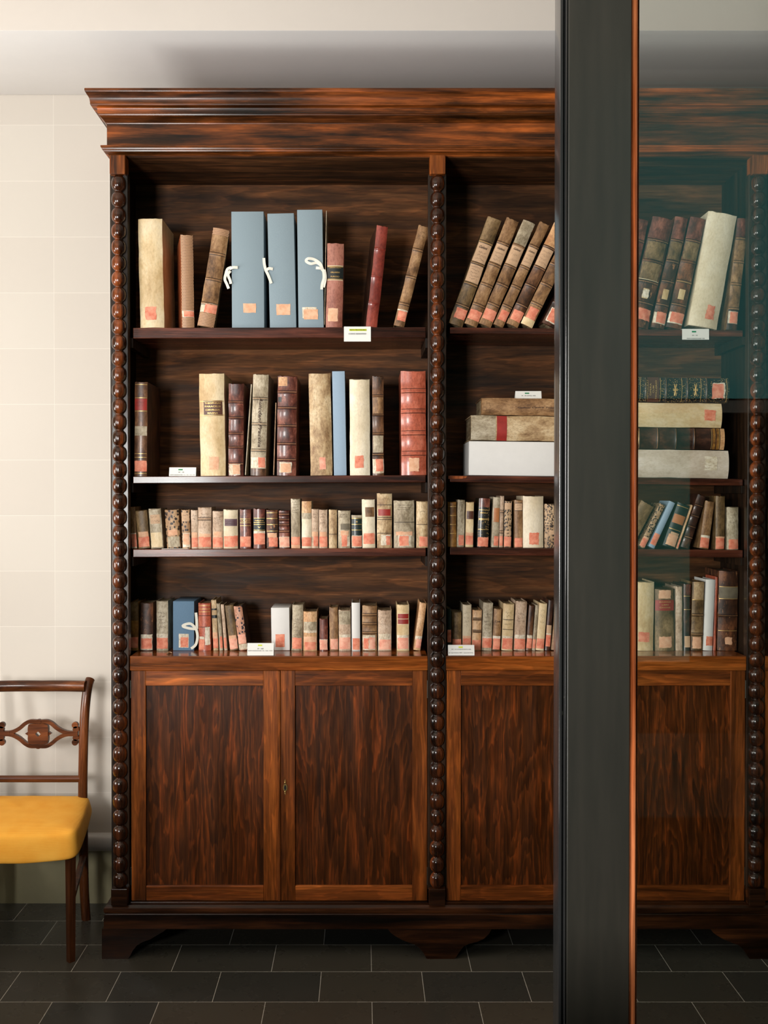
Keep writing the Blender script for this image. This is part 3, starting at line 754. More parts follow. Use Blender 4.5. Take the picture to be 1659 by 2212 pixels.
# open flap of the third box
fl = bmesh.new(); x_a, z_a = P(700.5, 703, 3.352); x_b, z_b = P(709.5, 457, 3.352)
o = empty('box_flap', (x_a, 3.348, z_a)); box(fl, 0, 0.0016, 0, 0.16, 0, (z_b-z_a)); bmesh.ops.translate
for v in fl.verts: v.co.x += (x_b-x_a)*v.co.z/(z_b-z_a)*0.45
bpy.data.objects.remove(o); o = link('loose_board', fl, M['velg']); o.location = (x_a, 3.348, z_a+0.002)
tag(o, 'thin grey card standing between the third blue box and the pinkish book', 'card')

G12 = 'books on the top shelf of the right bay'
scrib = 'F:.03,.97,.58,.76 s:.6,.74,4'
standing(1, 0, [
 (970,998,1053,1088,472,'olive','thick olive brown book','b:.18,.38,.57,.77 F:.03,.97,.40,.56 F:.03,.97,.58,.76 t:Galeni|.45|.72|.6|.009|ink s:.60,.69,3 s:.42,.55,5 P:.2,.98,.06,.155 g:.385,.765',dict(side='olive')),
 (1004,1029,1094,1126,475,'tan','brown book with pink shelf mark','b:.19,.38,.57,.77 F:.03,.97,.59,.76 t:Galeni|.5|.72|.6|.008|ink s:.60,.69,3 P:.05,.98,.05,.14'),
 (1034,1060,1130,1160,480,'tan','grey-topped tan book','b:.20,.39,.57,.76 F:.03,.97,.58,.77 t:Galeni|.5|.73|.6|.008|ink s:.60,.70,2 P:.05,.98,.055,.15 M:velg|0,1,.78,1'),
 (1065,1087,1167,1190,483,'tan','narrower leaning tan book','b:.19,.38,.57,.77 F:.03,.97,.58,.76 t:Galen|.5|.72|.6|.007|ink s:.60,.70,3 P:.15,.98,.055,.15'),
 (1093,1119,1198,1226,486,'brown','dark brown leaning book','b:.20,.39,.57,.77 F:.03,.97,.58,.76 s:.60,.74,4 P:.10,.98,.05,.145 M:tan|0,1,0,.05 M:peach|0,1,.78,1'),
 (1123,1150,1228,1256,495,'tan','tan book with crossed-out pink label','b:.22,.42,.62,.8 P:.12,.9,.07,.18 M:vel|0,1,0,.07'),
 (1169,1199,1280,1310,500,'dbrown','dark brown book half hidden behind door','W:.12,.9,.03,.17 P:.18,.9,.04,.16 b:.22,.45,.7',dict(yaw=4)),
], (G12, "left on right bay's top shelf"))
standing(1, 0, [
 (1318,1350,1370,1403,474,'redbr','narrow red-brown book sliver at glass edge','b:.2,.4,.6,.8'),
 (1353,1400,1410,1458,473,'worn','wide worn brown leaning book','b:.22,.41,.6,.79 M:redbr|0,1,.8,1 M:olive|.05,.9,.43,.59 M:olive|.05,.9,.62,.78 P:.3,.95,.07,.17 W:.35,.65,.27,.34 M:vel|.35,.62,.26,.35 c:.43,.60'),
 (1406,1434,1459,1488,471,'worn','narrow worn brown leaning book','b:.21,.42,.6,.79 M:redbr|0,1,.8,1 M:olive|.05,.95,.62,.78 W:0,1,.04,.14 P:.22,.98,.05,.145 M:vel|.3,.75,.26,.35'),
 (1438,1471,1491,1526,472,'worn','red-topped worn brown leaning book','b:.21,.42,.6,.79 M:redbr|0,1,.8,1 M:olive|.05,.95,.62,.78 W:0,1,.04,.14 P:.12,.98,.05,.14 M:vel|.3,.7,.26,.35 g:.415,.60'),
 (1485,1549,1530,1594,462,'ivory','broad ivory vellum book','P:.52,.80,.075,.195',dict(d=3.34)),
 (1568,1592,1593,1616,473,'tan','scuffed tan book by the column','b:.19,.41,.61,.82 M:dbrown|0,1,0,.18 W:.04,.96,.055,.165 P:.2,.93,.06,.16 M:redbr|0,1,.83,1'),
], (G12, "door bead behind glass, top shelf"))

G21 = 'books on the second shelf of the left bay'
standing(0, 1, [
 (291,317,290,320,825,'brown','slim brown book with red title','R:.02,.98,.70,.82 g:.69,.83,.97,.03,.20,.24 M:velg|.02,.98,.43,.53 P:.02,.98,.05,.165 t:MATTHIOLI|.5|.79|.7|.004|gold t:DIOSCOR|.5|.74|.6|.004|gold'.replace('t:MATTHIOLI|.5|.79|.7|.004|gold ','').replace('t:DIOSCOR|.5|.74|.6|.004|gold','s:.73,.80,2'),dict(side='dbrown',D=.21)),
 (434,487,428,486,807,'vel','thick vellum book with brown title','N:.18,.92,.585,.735 t:THEOPHRAS|.54|.708|.64|.0055|gold t:PARACELSI|.54|.676|.62|.0055|gold t:CIRVRGIA|.54|.642|.58|.0055|gold t:MAGNA|.54|.611|.42|.0055|gold g:.592,.728 O:.36,.74,.06,.185'),
 (495,525,492,528,829,'redbr','red-brown ribbed book with loose cover','b:.13,.31,.46,.63,.80 W:.05,.8,.01,.13 O:.3,.78,.02,.12 c:.31,.46,.63,.80'),
 (541,574,546,581,809,'velg','grey vellum book titled down its spine','b:.25,.51,.76 t:Auicdani_Practica|.55|.53|.50|.011|ink|1 W:.02,.98,.075,.18 P:.5,.95,.08,.18 M:brown|0,1,0,.07'),
 (597,640,600,642,813,'redbr','glossy crumpled dark brown book','b:.16,.32,.5,.68,.84 W:.14,.78,.03,.135 O:.2,.74,.035,.12 M:peach|.03,.5,.90,.99 M:K|.03,.2,.74,.79'.replace('M:K|','K:') ),
 (671,718,665,715,807,'veld','broad stained tan vellum book','p:.42,.7,.06,.175',dict(D=.2)),
 (721,749,717,745,802,'sky','slim pale blue card book','',dict(cat='box')),
 (757,799,753,800,820,'ivory','plain ivory vellum book','P:.25,.70,.075,.205'),
 (805,829,803,829,813,'brown','narrow ribbed dark brown book','b:.21,.42,.61,.80 M:velg|.05,.95,.23,.40 M:tan|.03,.97,.62,.79 W:0,1,.02,.165 P:.3,.95,.04,.165 c:.42,.61,.8'),
 (868,921,864,921,802,'salmon','large salmon leather book with ribs','b:.20,.22,.395,.415,.605,.625,.80,.82 d:.19,.23,.385,.425,.595,.635,.79,.83 O:.3,.7,.035,.165',dict(D=.21)),
], (G21, "left on left bay's second shelf"))
# loose boards leaning out of the two worn folios
def loose(px0, py0, px1, py1, d, dep, mat, label):
    x0, z0 = P(px0, py0, d); x1, z1 = P(px1, py1, d); bm = bmesh.new(); vs = box(bm, 0, 0.003, 0, dep, 0, z1-z0)
    for v in bm.verts: v.co.x += (x1-x0)*v.co.z/(z1-z0)
    o = link('loose_cover', bm, M[mat]); o.location = (x0, d, z0); tag(o, label, 'book cover')
loose(529, 1026, 542, 830, 3.352, 0.17, 'velg', 'detached grey cover board leaning against the grey vellum book, second shelf')
loose(590, 1026, 595, 870, 3.352, 0.16, 'tan', 'detached tan cover board beside the crumpled dark brown book, second shelf')

G31 = 'small books on the third shelf of the left bay'
pk = 'P:.02,.98,.04,.30'
standing(0, 2, [
 (284,297,280,291,1095,'tan','narrow tan book with red label','W:0,1,.02,.37 P:.02,.98,.04,.35',dict(D=.09)),
 (299,325,292,317,1103,'olive','plain olive calf book','O:.1,.95,.30,.44 P:.05,.98,.04,.30'),
 (327,353,320,348,1099,'velg','grey vellum book with peach label','F:.1,.9,.62,.85 s:.64,.84,2 M:vel|.05,.95,.03,.40'),
 (361,391,355,386,1101,'leopard','leopard-blotched tan book','O:.15,.85,.33,.48 M:velg|.1,.95,.03,.30'),
 (394,412,391,410,1101,'leopard','narrow mottled tan book','F:.05,.95,.70,.92 s:.72,.9,2 W:.1,.95,.03,.4 O:.15,.9,.1,.38'),
 (414,428,412,427,1102,'rosy','slim rosy book with pink base','s:.72,.9,2 O:.05,.95,.28,.42 P:.02,.98,.04,.28'),
 (428,457,427,457,1096,'rosy','taller rosy vellum book','b:.72 s:.74,.86,2 O:.1,.95,.28,.36 P:.05,.98,.04,.28 M:vel|.42,.55,.03,.3'),
 (459,482,459,482,1104,'rosy','cream book with dark script','s:.66,.84,4 O:.1,.9,.30,.45 P:.02,.98,.03,.30'),
 (483,514,482,515,1101,'ivory','ivory book with purple title','U:.08,.95,.58,.76 s:.62,.72,2 P:.05,.8,.04,.32 P:.75,.98,.06,.33'),
 (518,543,518,542,1100,'redbr','dark red gilt book','t:GALENI|.5|.70|.8|.0045|gold g:.65,.75,.58 P:.02,.98,.04,.30 s:.8,.95,2'),
 (548,573,547,573,1099,'redbr','dark gilt book with navy title','K:0,1,.44,.76 t:GALENI|.5|.70|.75|.0045|gold g:.65,.76,.60,.46 t:V|.5|.53|.25|.006|gold W:0,1,.36,.44 P:.02,.98,.10,.38'),
 (576,601,575,600,1102,'worn','tortoiseshell spotted book','g:.45,.62,.78,.93 P:.2,.98,.04,.28 O:.1,.9,.28,.4'),
 (603,626,602,625,1103,'redbr','red-brown ribbed small book','b:.45,.62,.76,.9 c:.62,.76 W:0,1,.02,.30 p:.02,.98,.04,.29'),
 (629,649,628,648,1078,'velg','tall grey book with dark script','s:.70,.96,5 P:.02,.98,.06,.23 O:0,1,0,.06'),
 (652,673,651,673,1083,'ivory','cream book with peach top','M:peach|0,1,.75,1 M:velg|0,1,.62,.75 P:.02,.98,.04,.23'),
 (673,688,673,688,1100,'rosy','slim pale book with red base','s:.76,.9,2 P:.3,.98,.05,.30 O:.05,.95,.3,.42'),
 (689,708,689,707,1101,'rosy','narrow pinkish book','s:.62,.92,4 O:.1,.9,.30,.42 P:.02,.98,.03,.30'),
 (710,728,710,728,1101,'veld','unlabelled stained tan book','s:.84,.94,1 d:.36 '),
 (730,757,730,757,1103,'velg','vellum book with olive title','s:.80,.92,2 Q:.2,.95,.49,.65 O:.2,.85,.32,.46 P:.3,.75,.04,.34 W:.75,.95,.05,.3'),
 (759,782,759,782,1113,'green','small dark green gilt book','g:.72,.55,.9 t:+|.5|.80|.2|.006|gold s:.58,.7,1 M:velg|0,1,.92,1 W:0,1,.02,.38 P:.05,.98,.05,.36'),
 (783,811,781,810,1079,'ivory','ivory book with oval tan label','M:tan|.25,.95,.64,.84 P:.08,.95,.08,.30'),
 (814,847,814,847,1066,'veld','tallest tan book with red title','d:.27,.52,.56,.79 R:.08,.9,.59,.71 s:.86,.95,1 W:.25,.9,.05,.24 P:.6,.9,.05,.22'),
 (850,896,850,895,1081,'velg','wide grey-brown vellum book','s:.78,.92,3 d:.54 O:.1,.9,.26,.34 W:.2,.85,.03,.27 P:.26,.72,.04,.25'),
 (899,925,899,925,1083,'veld','tan book beside the middle column','s:.74,.82,1 d:.5 P:.25,.98,.03,.24'),
], (G31, "left on left bay's third shelf"))
G32 = 'small books on the third shelf of the right bay'
standing(1, 2, [
 (967,986,967,986,1085,'ochre','gilt brown book in column shadow','g:.9,.7,.5,.3'),
 (987,1002,988,1005,1080,'velg','slim grey vellum book','s:.82,.96,3 P:.2,.95,.03,.25'),
 (1005,1022,1007,1024,1085,'vel','cream book with brown title','N:.08,.98,.62,.80 s:.65,.77,2 P:.02,.98,.05,.25 O:0,1,.25,.32'),
 (1030,1055,1035,1059,1077,'blackgilt','black gilt book with red top','M:redbr|.05,.98,.82,1 t:OPERA|.5|.70|.7|.005|gold g:.56,.58,.76,.36 P:.02,.98,.01,.20'),
 (1061,1077,1066,1081,1074,'velg','slanting grey book with orange oval','M:A|.15,.95,.50,.78 P:.3,.98,.03,.22'.replace('M:A|','A:')),
 (1078,1086,1081,1089,1072,'rosy','very thin pinkish book','b:.7,.3 P:.05,.95,.03,.22'),
 (1088,1104,1090,1106,1083,'speck','black speckled paper book','F:.02,.98,.82,.96 P:.02,.98,.02,.23 F:.05,.95,.25,.36 t:0|.5|.30|.3|.006|ink'),
 (1111,1129,1111,1129,1081,'tan','tan book with framed title','F:.05,.95,.78,.94 s:.8,.92,2 d:.78,.94 P:.02,.98,.01,.20'),
 (1129,1174,1129,1174,1072,'ivory','broad plain cream book','P:.30,.77,.06,.29',dict(D=.15)),
 (1176,1206,1176,1206,1089,'speck','speckled tan book beside door edge','F:.3,.98,.30,.4 d:.5'),
], (G32, "left on right bay's third shelf"))
standing(1, 2, [
 (1335,1367,1388,1418,1088,'olive','broad leaning olive book','s:.5,.8,2',dict(yb=1188)),
 (1379,1392,1426,1439,1090,'speck','narrow leaning speckled brown book','O:0,1,.02,.24 P:.05,.95,.02,.2',dict(yb=1188)),
 (1400,1414,1447,1460,1085,'sky','slim leaning blue-grey book','P:.02,.98,.06,.30',dict(yb=1188)),
 (1430,1458,1465,1492,1089,'green','dark green leaning book with peach labels','A:.05,.98,.54,.74 g:.93,.40 F:.25,.95,.24,.34 O:.15,.98,.04,.28',dict(yb=1188)),
 (1461,1464.5,1493.5,1497,1092,'peach','very thin pink leaning pamphlet','P:.02,.98,.02,.22',dict(yb=1188,D=.08)),
 (1470,1488,1508,1526,1070,'dbrown','black-brown ribbed leaning book','b:.2,.4,.6,.8 g:.4,.6,.8',dict(yb=1188)),
 (1510,1530,1524,1544,1083,'tan','plain orange-tan book','W:0,1,.22,.28 P:.02,.98,.02,.23'),
 (1545,1565,1546,1566,1072,'olive','upright tall olive vellum book','s:.6,.8,2 P:.02,.95,.01,.22 O:0,1,.21,.24'),
 (1570,1595,1570,1595,1096,'velg','short mottled grey book by column','s:.6,.85,3 P:.12,.98,.01,.24'),
], (G32, "door bead behind glass, third shelf"))
standing(2, 2, [
 (1657,1684,1657,1684,1100,'brown','brown book','P:.05,.98,.01,.30',dict(label='brown book just visible at the right edge beyond the last column')),
], ('small books on the third shelf of the far right bay', ''))

G41 = 'small books on the ledge of the left bay'
standing(0, 3, [
 (281,299,281,299,1301,'ochre','olive and ochre book','M:olive|0,1,.62,1 s:.66,.95,3 P:.05,.98,.06,.28'),
 (303,331,303,331,1302,'worn','mottled brown book with torn label','s:.84,.94,1 W:.02,.95,.02,.34 P:.06,.92,.04,.26'),
 (338,364,338,363,1298,'velg','vellum book with handwritten title','s:.45,.80,5 W:0,1,.24,.34 P:.02,.98,.04,.26'),
 (373,420,373,420,1299,'denim','steel blue box with white tie','W:.28,.75,.06,.34 P:.36,.72,.07,.27',dict(cat='box',D=.15,ties=tie4)),
 (429,456,428,455,1303,'salmon','orange-brown worn small book','g:.82,.88,.95 d:.74,.5 W:.55,.95,.12,.5 P:.05,.5,.03,.24 W:.1,.5,.24,.3'),
 (461,472,456,467,1296,'veld','narrow book with navy bands','K:0,1,.80,.83 K:0,1,.64,.70 P:.02,.98,.05,.24 O:0,1,.24,.36'),
 (474,482,468,475,1304,'velg','thin frayed grey pamphlet','s:.4,.9,4 P:.3,.98,.05,.30',dict(D=.08)),
 (484.5,491.5,477,483.5,1306,'rosy','thin frayed pink pamphlet','P:.1,.9,.05,.28',dict(D=.08)),
 (496,516,486,503,1307,'olive','olive mottled book leaning left','O:.05,.95,.25,.33 p:.02,.98,.03,.26'),
 (517,535,504,523,1309,'marble','marbled pink book leaning left','p:.05,.95,.15,.36 W:0,1,.02,.14',dict(side='dbrown',D=.12)),
 (586,627,585,625,1313,'white','plain white card box','P:.22,.72,.08,.38',dict(cat='box',D=.14)),
 (630,653,631,656,1306,'velg','grey vellum book with handwriting','s:.3,.72,5 P:.05,.9,.04,.28'),
 (655,685,655,685,1321,'peach','peach book with torn grey band','M:velg|.02,.98,.50,.74 W:.02,.98,.46,.52 O:.02,.98,.2,.36 P:.1,.9,.03,.22'),
 (690,708,690,708,1337,'redbr','shortest speckled red-brown book','W:0,1,.28,.36 p:.02,.98,.03,.34'),
 (712,731,711,730,1312,'tan','wrinkled bronze-brown book','p:.1,.98,.03,.27'),
 (732,758,731,758,1318,'rosy','pinkish grey mottled book','M:velg|.03,.97,.65,.98 W:.05,.95,.30,.40 p:.05,.95,.04,.33'),
 (760,778,759,778,1302,'white','plain white spine book','P:.1,.95,.02,.26'),
 (782,814,782,815,1308,'tan','wrinkled gilt-brown book','b:.4,.6,.8 W:.05,.9,.02,.35 P:.1,.45,.04,.28 p:.5,.9,.04,.3'),
 (816,846,816,846,1318,'rosy','taupe book with pink label','s:.6,.95,4 W:.05,.95,.02,.42 p:.1,.95,.03,.28'),
 (857,884,857,884,1306,'vel','cream book with bright red title','R:.08,.95,.58,.80 c:.57,.81,.69 W:.02,.98,.03,.34 p:.05,.95,.04,.28'),
 (893,908,907,922,1302,'peach','slanting peach vellum book','W:0,1,.22,.3 p:.2,.98,.05,.24'),
], (G41, "left on left bay's ledge"))
G42 = 'small books on the ledge of the right bay'
standing(1, 3, [
 (966,975,966,975,1315,'green','dark green sliver book','P:.02,.98,.2,.5'),
 (976,997,976,997,1322,'olive','short dark olive book','s:.4,.95,4 P:.05,.98,.02,.30'),
 (998,1018,1000,1018,1306,'ivory','ivory book with handwritten title','s:.50,.86,4 O:0,1,.27,.32 P:.02,.98,.04,.27'),
 (1019,1039,1021,1041,1318,'peach','orange-tan ribbed book','b:.48,.78 d:.47,.49,.77,.79 P:.02,.98,.02,.26'),
 (1040,1062,1044,1065,1302,'velg','grey book with vertical script','s:.35,.80,6 W:0,1,.24,.29 P:.02,.98,.06,.26'),
 (1063,1080,1067,1084,1315,'tan','narrow orange-brown scripted book','t:Com|.5|.70|.7|.008|ink s:.5,.65,2 W:0,1,.28,.35 P:.05,.95,.03,.29'),
 (1083,1107,1087,1111,1304,'vel','cream book with neat script','s:.52,.85,4 d:.45,.66 W:0,1,.25,.31 P:.04,.96,.03,.26'),
 (1110,1134,1114,1139,1299,'rosy','tall rosy book with brown title','s:.56,.78,3 W:0,1,.24,.32 P:.02,.98,.03,.24'),
 (1136,1148,1143,1155,1308,'brown','thin mottled brown book','W:0,1,.27,.34 P:.02,.98,.05,.27'),
 (1149,1156,1157,1164,1307,'velg','very thin grey pamphlet','s:.4,.8,4 P:.02,.98,.05,.25',dict(D=.09)),
 (1157,1175,1165,1182,1303,'vel','cream book with bold script','s:.55,.9,3 P:.02,.98,.04,.25'),
 (1177,1188,1185,1196,1296,'dbrown','dark brown book near door edge','M:F|.02,.98,.34,.5 P:.02,.98,.08,.31 W:0,1,.31,.34'.replace('M:F|','F:')),
 (1190,1210,1200,1220,1310,'tan','tan book cut by door edge','b:.5'),
], (G42, "left on right bay's ledge"))
standing(1, 3, [
 (1366,1411,1368,1414,1257,'vel','broad cream book with red mark','P:.25,.80,.13,.27',dict(D=.14)),
 (1415,1456,1414,1456,1272,'olive','olive book with red title band','R:0,1,.65,.82 t:AVICENNAE|.5|.79|.62|.005|gold t:LIBRI|.5|.745|.35|.005|gold t:CANONIS|.5|.70|.58|.005|gold O:.18,.82,.84,.98 O:.18,.85,.05,.23'),
 (1460,1474,1459,1474,1267,'rosy','plain slim pinkish book',''),
 (1477,1492,1476,1493,1262,'dbrown','narrow dark book with peach label','M:redbr|.3,.98,.84,1 F:.1,.85,.05,.22 g:.82,.62'),
 (1492,1517,1495,1522,1257,'olive','brown book with torn cream top','M:veld|.1,.98,.74,1 b:.52,.24 O:.1,.85,.03,.20 g:.74'),
 (1519,1538,1524,1546,1252,'white','glossy plain white book','P:.25,.98,.07,.2'),
 (1541,1546,1546,1551,1246,'salmon','thin reddish leaning cover','',dict(D=.1)),
 (1548,1592,1553,1595,1233,'worn','large worn dark orange-brown book','Q:.02,.98,.65,.80 g:.80,.65,.44,.25 O:.35,.72,.08,.17 b:.44',dict(D=.14)),
 (1598,1604,1600,1606,1250,'white','thin white pamphlet by column','',dict(D=.1)),
], (G42, "door bead behind glass, ledge"))

# lying piles on the second shelf of the right bay
GS = 'books lying in two piles on the second shelf of the right bay'
XREF[0] = X(1150, 3.36); z = shelf_z(1, 1, XREF[0]); dd = 3.352
z = lying(1013, 1262, 951, 1027, dd, 0.21, 'white', 'large plain white box lying at the bottom of the left pile', '', z, 'box', GS)
z = lying(1017, 1258, 896, 951, dd, 0.2, 'veld', 'stained vellum book with red stripe lying on the white box', 'M:velg|0,1,.78,1 R:0,1,.68,.77', z, 'book', GS)
z = lying(1039, 1262, 858, 896, dd, 0.18, 'tan', 'brown handwritten book lying on top of the left pile', 's:.9,.97,2 t:Galleni_Opera_Tom_V|.45|.45|.4|.007|ink|1', z, 'book', GS)
ZTOPL = z
XREF[0] = X(1480, 3.36); z = shelf_z(1, 1, XREF[0])
z = lying(1318, 1572, 973, 1035, dd, 0.2, 'offwhite', 'white vellum book with grey label lying at the bottom of right pile', 'W:.28,.78,.10,.205', z, 'book', GS)
z = lying(1330, 1563, 926, 973, dd, 0.19, 'dbrown', 'dark brown gilt book lying between two pale vellum books', 'b:.28,.45,.62,.79 M:peach|0,1,0,.04 M:ochre|0,1,.05,.075 M:ochre|0,1,.085,.11 g:.05,.12,.28,.45,.8', z, 'book', GS)
z = lying(1325, 1557, 872, 926, dd, 0.2, 'vel', 'cream vellum book with red mark lying second from top', 'P:.28,.72,.06,.165', z, 'book', GS)
z = lying(1330, 1572, 817, 872, dd, 0.19, 'blackgilt', 'black gilt-tooled book lying on top of the right pile', 'b:.20,.37,.56,.74 g:.02,.2,.25,.37,.42,.56,.61,.74,.79 M:R|0,1,.62,.73 t:HIPPOCRAT|.5|.725|.8|.0055|gold t:OPERA|.5|.70|.5|.0055|gold t:CUM|.5|.675|.3|.0055|gold t:HOLLERIO|.5|.65|.75|.0055|gold t:*|.5|.48|.5|.016|gold t:*|.5|.30|.5|.016|gold W:.18,.80,.035,.15 P:.18,.76,.05,.15'.replace('M:R|','N:'), z, 'book', GS)

# ------------------------------------------------------------------ shelf cards
def card(px0, px1, y0, y1, d, lines, hl, label, zb=None, hang=False, tilt=0.0):
    xa, za = P(px0, y1, d); xb, zt = P(px1, y0, d); w_ = xb-xa; h = zt-za
    if zb is not None: za = zb; 
    o = empty('shelf_card', (xa+w_/2, d, za)); tag(o, label, 'card', 'paper shelf cards')
    bm = bmesh.new(); t = 0.0006
    def quad(y0_, z0, y1_, z1):
        dirv = Vector((0, y1_-y0_, z1-z0)).normalized(); nrm = Vector((0, -dirv.z, dirv.y))*t
        p = [Vector((-w_/2, y0_, z0)), Vector((w_/2, y0_, z0)), Vector((w_/2, y1_, z1)), Vector((-w_/2, y1_, z1))]
        A = [bm.verts.new(q) for q in p]; B = [bm.verts.new(q+nrm) for q in p]
        bm.faces.new(A); bm.faces.new(B[::-1])
        for i in range(4): bm.faces.new((A[i], A[(i+1) % 4], B[(i+1) % 4], B[i]))
    if hang: quad(-0.0025, 0, -0.0015, h); quad(-0.0015, h, 0.035, h+0.0006)
    else: quad(0, 0, 0.008, h); quad(0.03, 0, 0.008, h)
    bmesh.ops.recalc_face_normals(bm, faces=bm.faces)
    link('card_sheet', bm, M['card'], o, smooth=False)
    sl = 0.001 if hang else 0.008
    def fn(u, v): return Vector(((u-0.5)*w_, (-0.0025-0.0012 if hang else -0.0012)+sl*v, v*h))
    bm = bmesh.new()
    if hl: 
        u0, u1, v0, v1, k_ = hl
        vs = [bm.verts.new(fn(*q)) for q in ((u0, v0), (u1, v0), (u1, v1), (u0, v1))]; bm.faces.new(vs)
        link('highlighting', bm, M[k_], o, smooth=False); bm = bmesh.new()
    for s, u, v, wf, hf in lines:
        put_text(bm, s, lambda a, b: fn(u+a/w_, v+b/h)+Vector((0, -0.0004, 0)), wf*w_, hf*h, 0.012)
    link('lettering', bm, M['print'], o, smooth=False)
card(743, 801, 706, 738, SF, [('TESTO PROVVISORIO', .52, .78, .62, .10), ('CODICE BIZANTINO', .5, .52, .66, .10)], (.2, .84, .71, .85, 'hly'), 'white card with yellow highlight hanging from the left bay top shelf under the red book', hang=True)
card(1473, 1531, 711, 734, SF, [('IX - XI', .47, .40, .2, .1), ('ESPOSIZIONE VII', .5, .1, .66, .09)], (.36, .52, .68, .82, 'hlg'), 'white card below the ivory book behind the glass', hang=True)
zz = shelf_z(0, 1, X(395, SF))
card(365, 423, 1009, 1028, SF+0.004, [('IV - VI', .45, .45, .2, .12), ('ESPOSIZIONE 11, 12, 13, 14', .5, .14, .9, .1)], (.34, .5, .68, .82, 'hlg'), 'white tent card standing beside the slim brown book, second shelf', zb=zz)
card(1114, 1170, 842, 861, 3.40, [('39 - 40 (CINQ. 500)', .5, .45, .55, .13), ('ESPOSIZIONE 21-8 18 XV A', .5, .1, .9, .1)], (.36, .53, .68, .82, 'hlg'), 'white tent card standing on top of the brown lying book', zb=ZTOPL)
card(534, 591, 1387, 1413, FB+0.012, [('IV - XIII', .5, .55, .22, .1), ('ESPOSIZIONE XI, XII, XIV', .5, .38, .92, .08)], (.4, .56, .76, .88, 'hly'), 'white card standing in front of the white box on ledge', zb=ZL+0.0006)
card(968, 1025, 1391, 1413, FB+0.012, [('SEC. XVI (CINQUECENTO 500)', .5, .58, .74, .1), ('(in esposizione 500 - opuscoli 512)', .48, .25, .92, .11)], (.4, .56, .72, .86, 'hly'), 'white card with yellow mark standing beside the middle column', zb=ZL+0.0006)

# flat slip of paper under the small books, and a curled scrap on the ledge
x0, x1 = X(350, 3.35), X(408, 3.35); zs = shelf_z(0, 2, x0)
o = boxo('paper_slip', 0, x1-x0, 0, 0.02, 0, 0.0012, M['card'], bev=0); o.location = (x0, 3.339, zs-0.0001)
tag(o, 'thin white paper slip lying under the leopard-blotched book', 'paper')
bm = bmesh.new(); strip(bm, [(-0.009, 0, 0.001), (-0.004, -0.002, 0.004), (0.003, 0.001, 0.0045), (0.009, 0, 0.002)], 0.003, 0.006)
o = link('paper_scrap', bm, M['tan']); o.location = (X(366, 3.36), 3.35, ZL+0.0008); tag(o, 'curled brown scrap lying on the ledge before the steel blue box', 'scrap')

# ------------------------------------------------------------------ the chair
CX = X(83, 3.58); ch = empty('side_chair', (CX, 3.42, 0)); tag(ch, 'brown wooden side chair with pierced back and yellow cloth seat cover', 'chair')
def lx(px, d): return X(px, d)-CX
yb, yf = 3.575-3.42, 3.265-3.42
dB = 3.575
for sgn in (1, -1):
    # back post: sweeps back and out towards the scrolled top
    hx = lx(179, dB); bm = bmesh.new()
    seq = [(0.0, 0.155+0.012, 0.004), (0.12, 0.157, 0), (0.30, 0.152, -0.001), (0.45, 0.150, -0.002), (0.60, 0.154, -0.001), (0.72, 0.162, 0.001), (0.80, 0.172, 0.005), (0.845, 0.186, 0.009), (0.862, 0.200, 0.012)]
    pts = smooth_path([(sgn*(hx+dxx), y_, z_) for z_, y_, dxx in seq], 4)
    tube(bm, pts, [0.0170 for p in pts], 12, 0.8)
    link('back_leg', bm, M['chair'], ch, ang=60)
    bm = bmesh.new(); hf = -lx(150, 3.265)*-1
    fx = lx(150, 3.265)
    zt = 0.375
    tube(bm, [(sgn*fx, yf, 0.0), (sgn*fx, yf, 0.2), (sgn*fx, yf, zt)], [0.0145, 0.0165, 0.018], 4, 1.0)
    link('front_leg', bm, M['chair'], ch)
    bm = bmesh.new(); tube(bm, [(sgn*fx, yf+0.01, 0.20), (sgn*(hx+0.0), yb-0.01, 0.235)], 0.009, 8, 1.3); link('side_stretcher', bm, M['chair'], ch)
# seat rails under the cover
bm = bmesh.new(); box(bm, -fx, fx, yf-0.005, yf+0.02, 0.345, 0.40); box(bm, -hx, hx, yb-0.015, yb+0.01, 0.36, 0.42); link('seat_rail', bm, M['chairx'], ch)
# crest rail, dipping in the middle
zc = Z(1484, 3.6); bm = bmesh.new()
pts = [(-hx-0.004+(2*hx+0.008)*i/14, 0.170+0.02*math.sin(PI*i/14), zc-0.0065*math.sin(PI*i/14)*-0.2+0.004*abs(i-7)/7) for i in range(15)]
tube(bm, pts, 0.0205, 12, 0.75); link('crest_rail', bm, M['chairx'], ch, ang=60)
bm = bmesh.new(); zr_ = Z(1682.5, 3.57); tube(bm, [(-hx, 0.150, zr_), (hx, 0.150, zr_)], 0.0125, 12, 0.8); link('lower_back_rail', bm, M['chairx'], ch, ang=60)
# pierced splat
bm = bmesh.new(); ds = 3.582; q = FPX; 
def sp(px, py): return ((px-83)/q*ds, Z(py, ds))
y0, y1 = 0.148, 0.163
def flatstrip(pts, wd, dy=0.0):
    y0, y1 = 0.148-dy, 0.163-dy
    pts = smooth_path([(a, 0, b) for a, b in (sp(*p) for p in pts)], 5); L = []
    for i, p in enumerate(pts):
        t = (pts[min(i+1, len(pts)-1)]-pts[max(i-1, 0)]).normalized(); a = Vector((-t.z, 0, t.x)); ww = wd/2
        L.append([bm.verts.new((p.x+a.x*ww, y0, p.z+a.z*ww)), bm.verts.new((p.x+a.x*ww, y1, p.z+a.z*ww)), bm.verts.new((p.x-a.x*ww, y1, p.z-a.z*ww)), bm.verts.new((p.x-a.x*ww, y0, p.z-a.z*ww))])
    for A, B in zip(L, L[1:]):
        for k_ in range(4): bm.faces.new((A[k_], A[(k_+1) % 4], B[(k_+1) % 4], B[k_]))
    bm.faces.new(L[0]); bm.faces.new(L[-1])
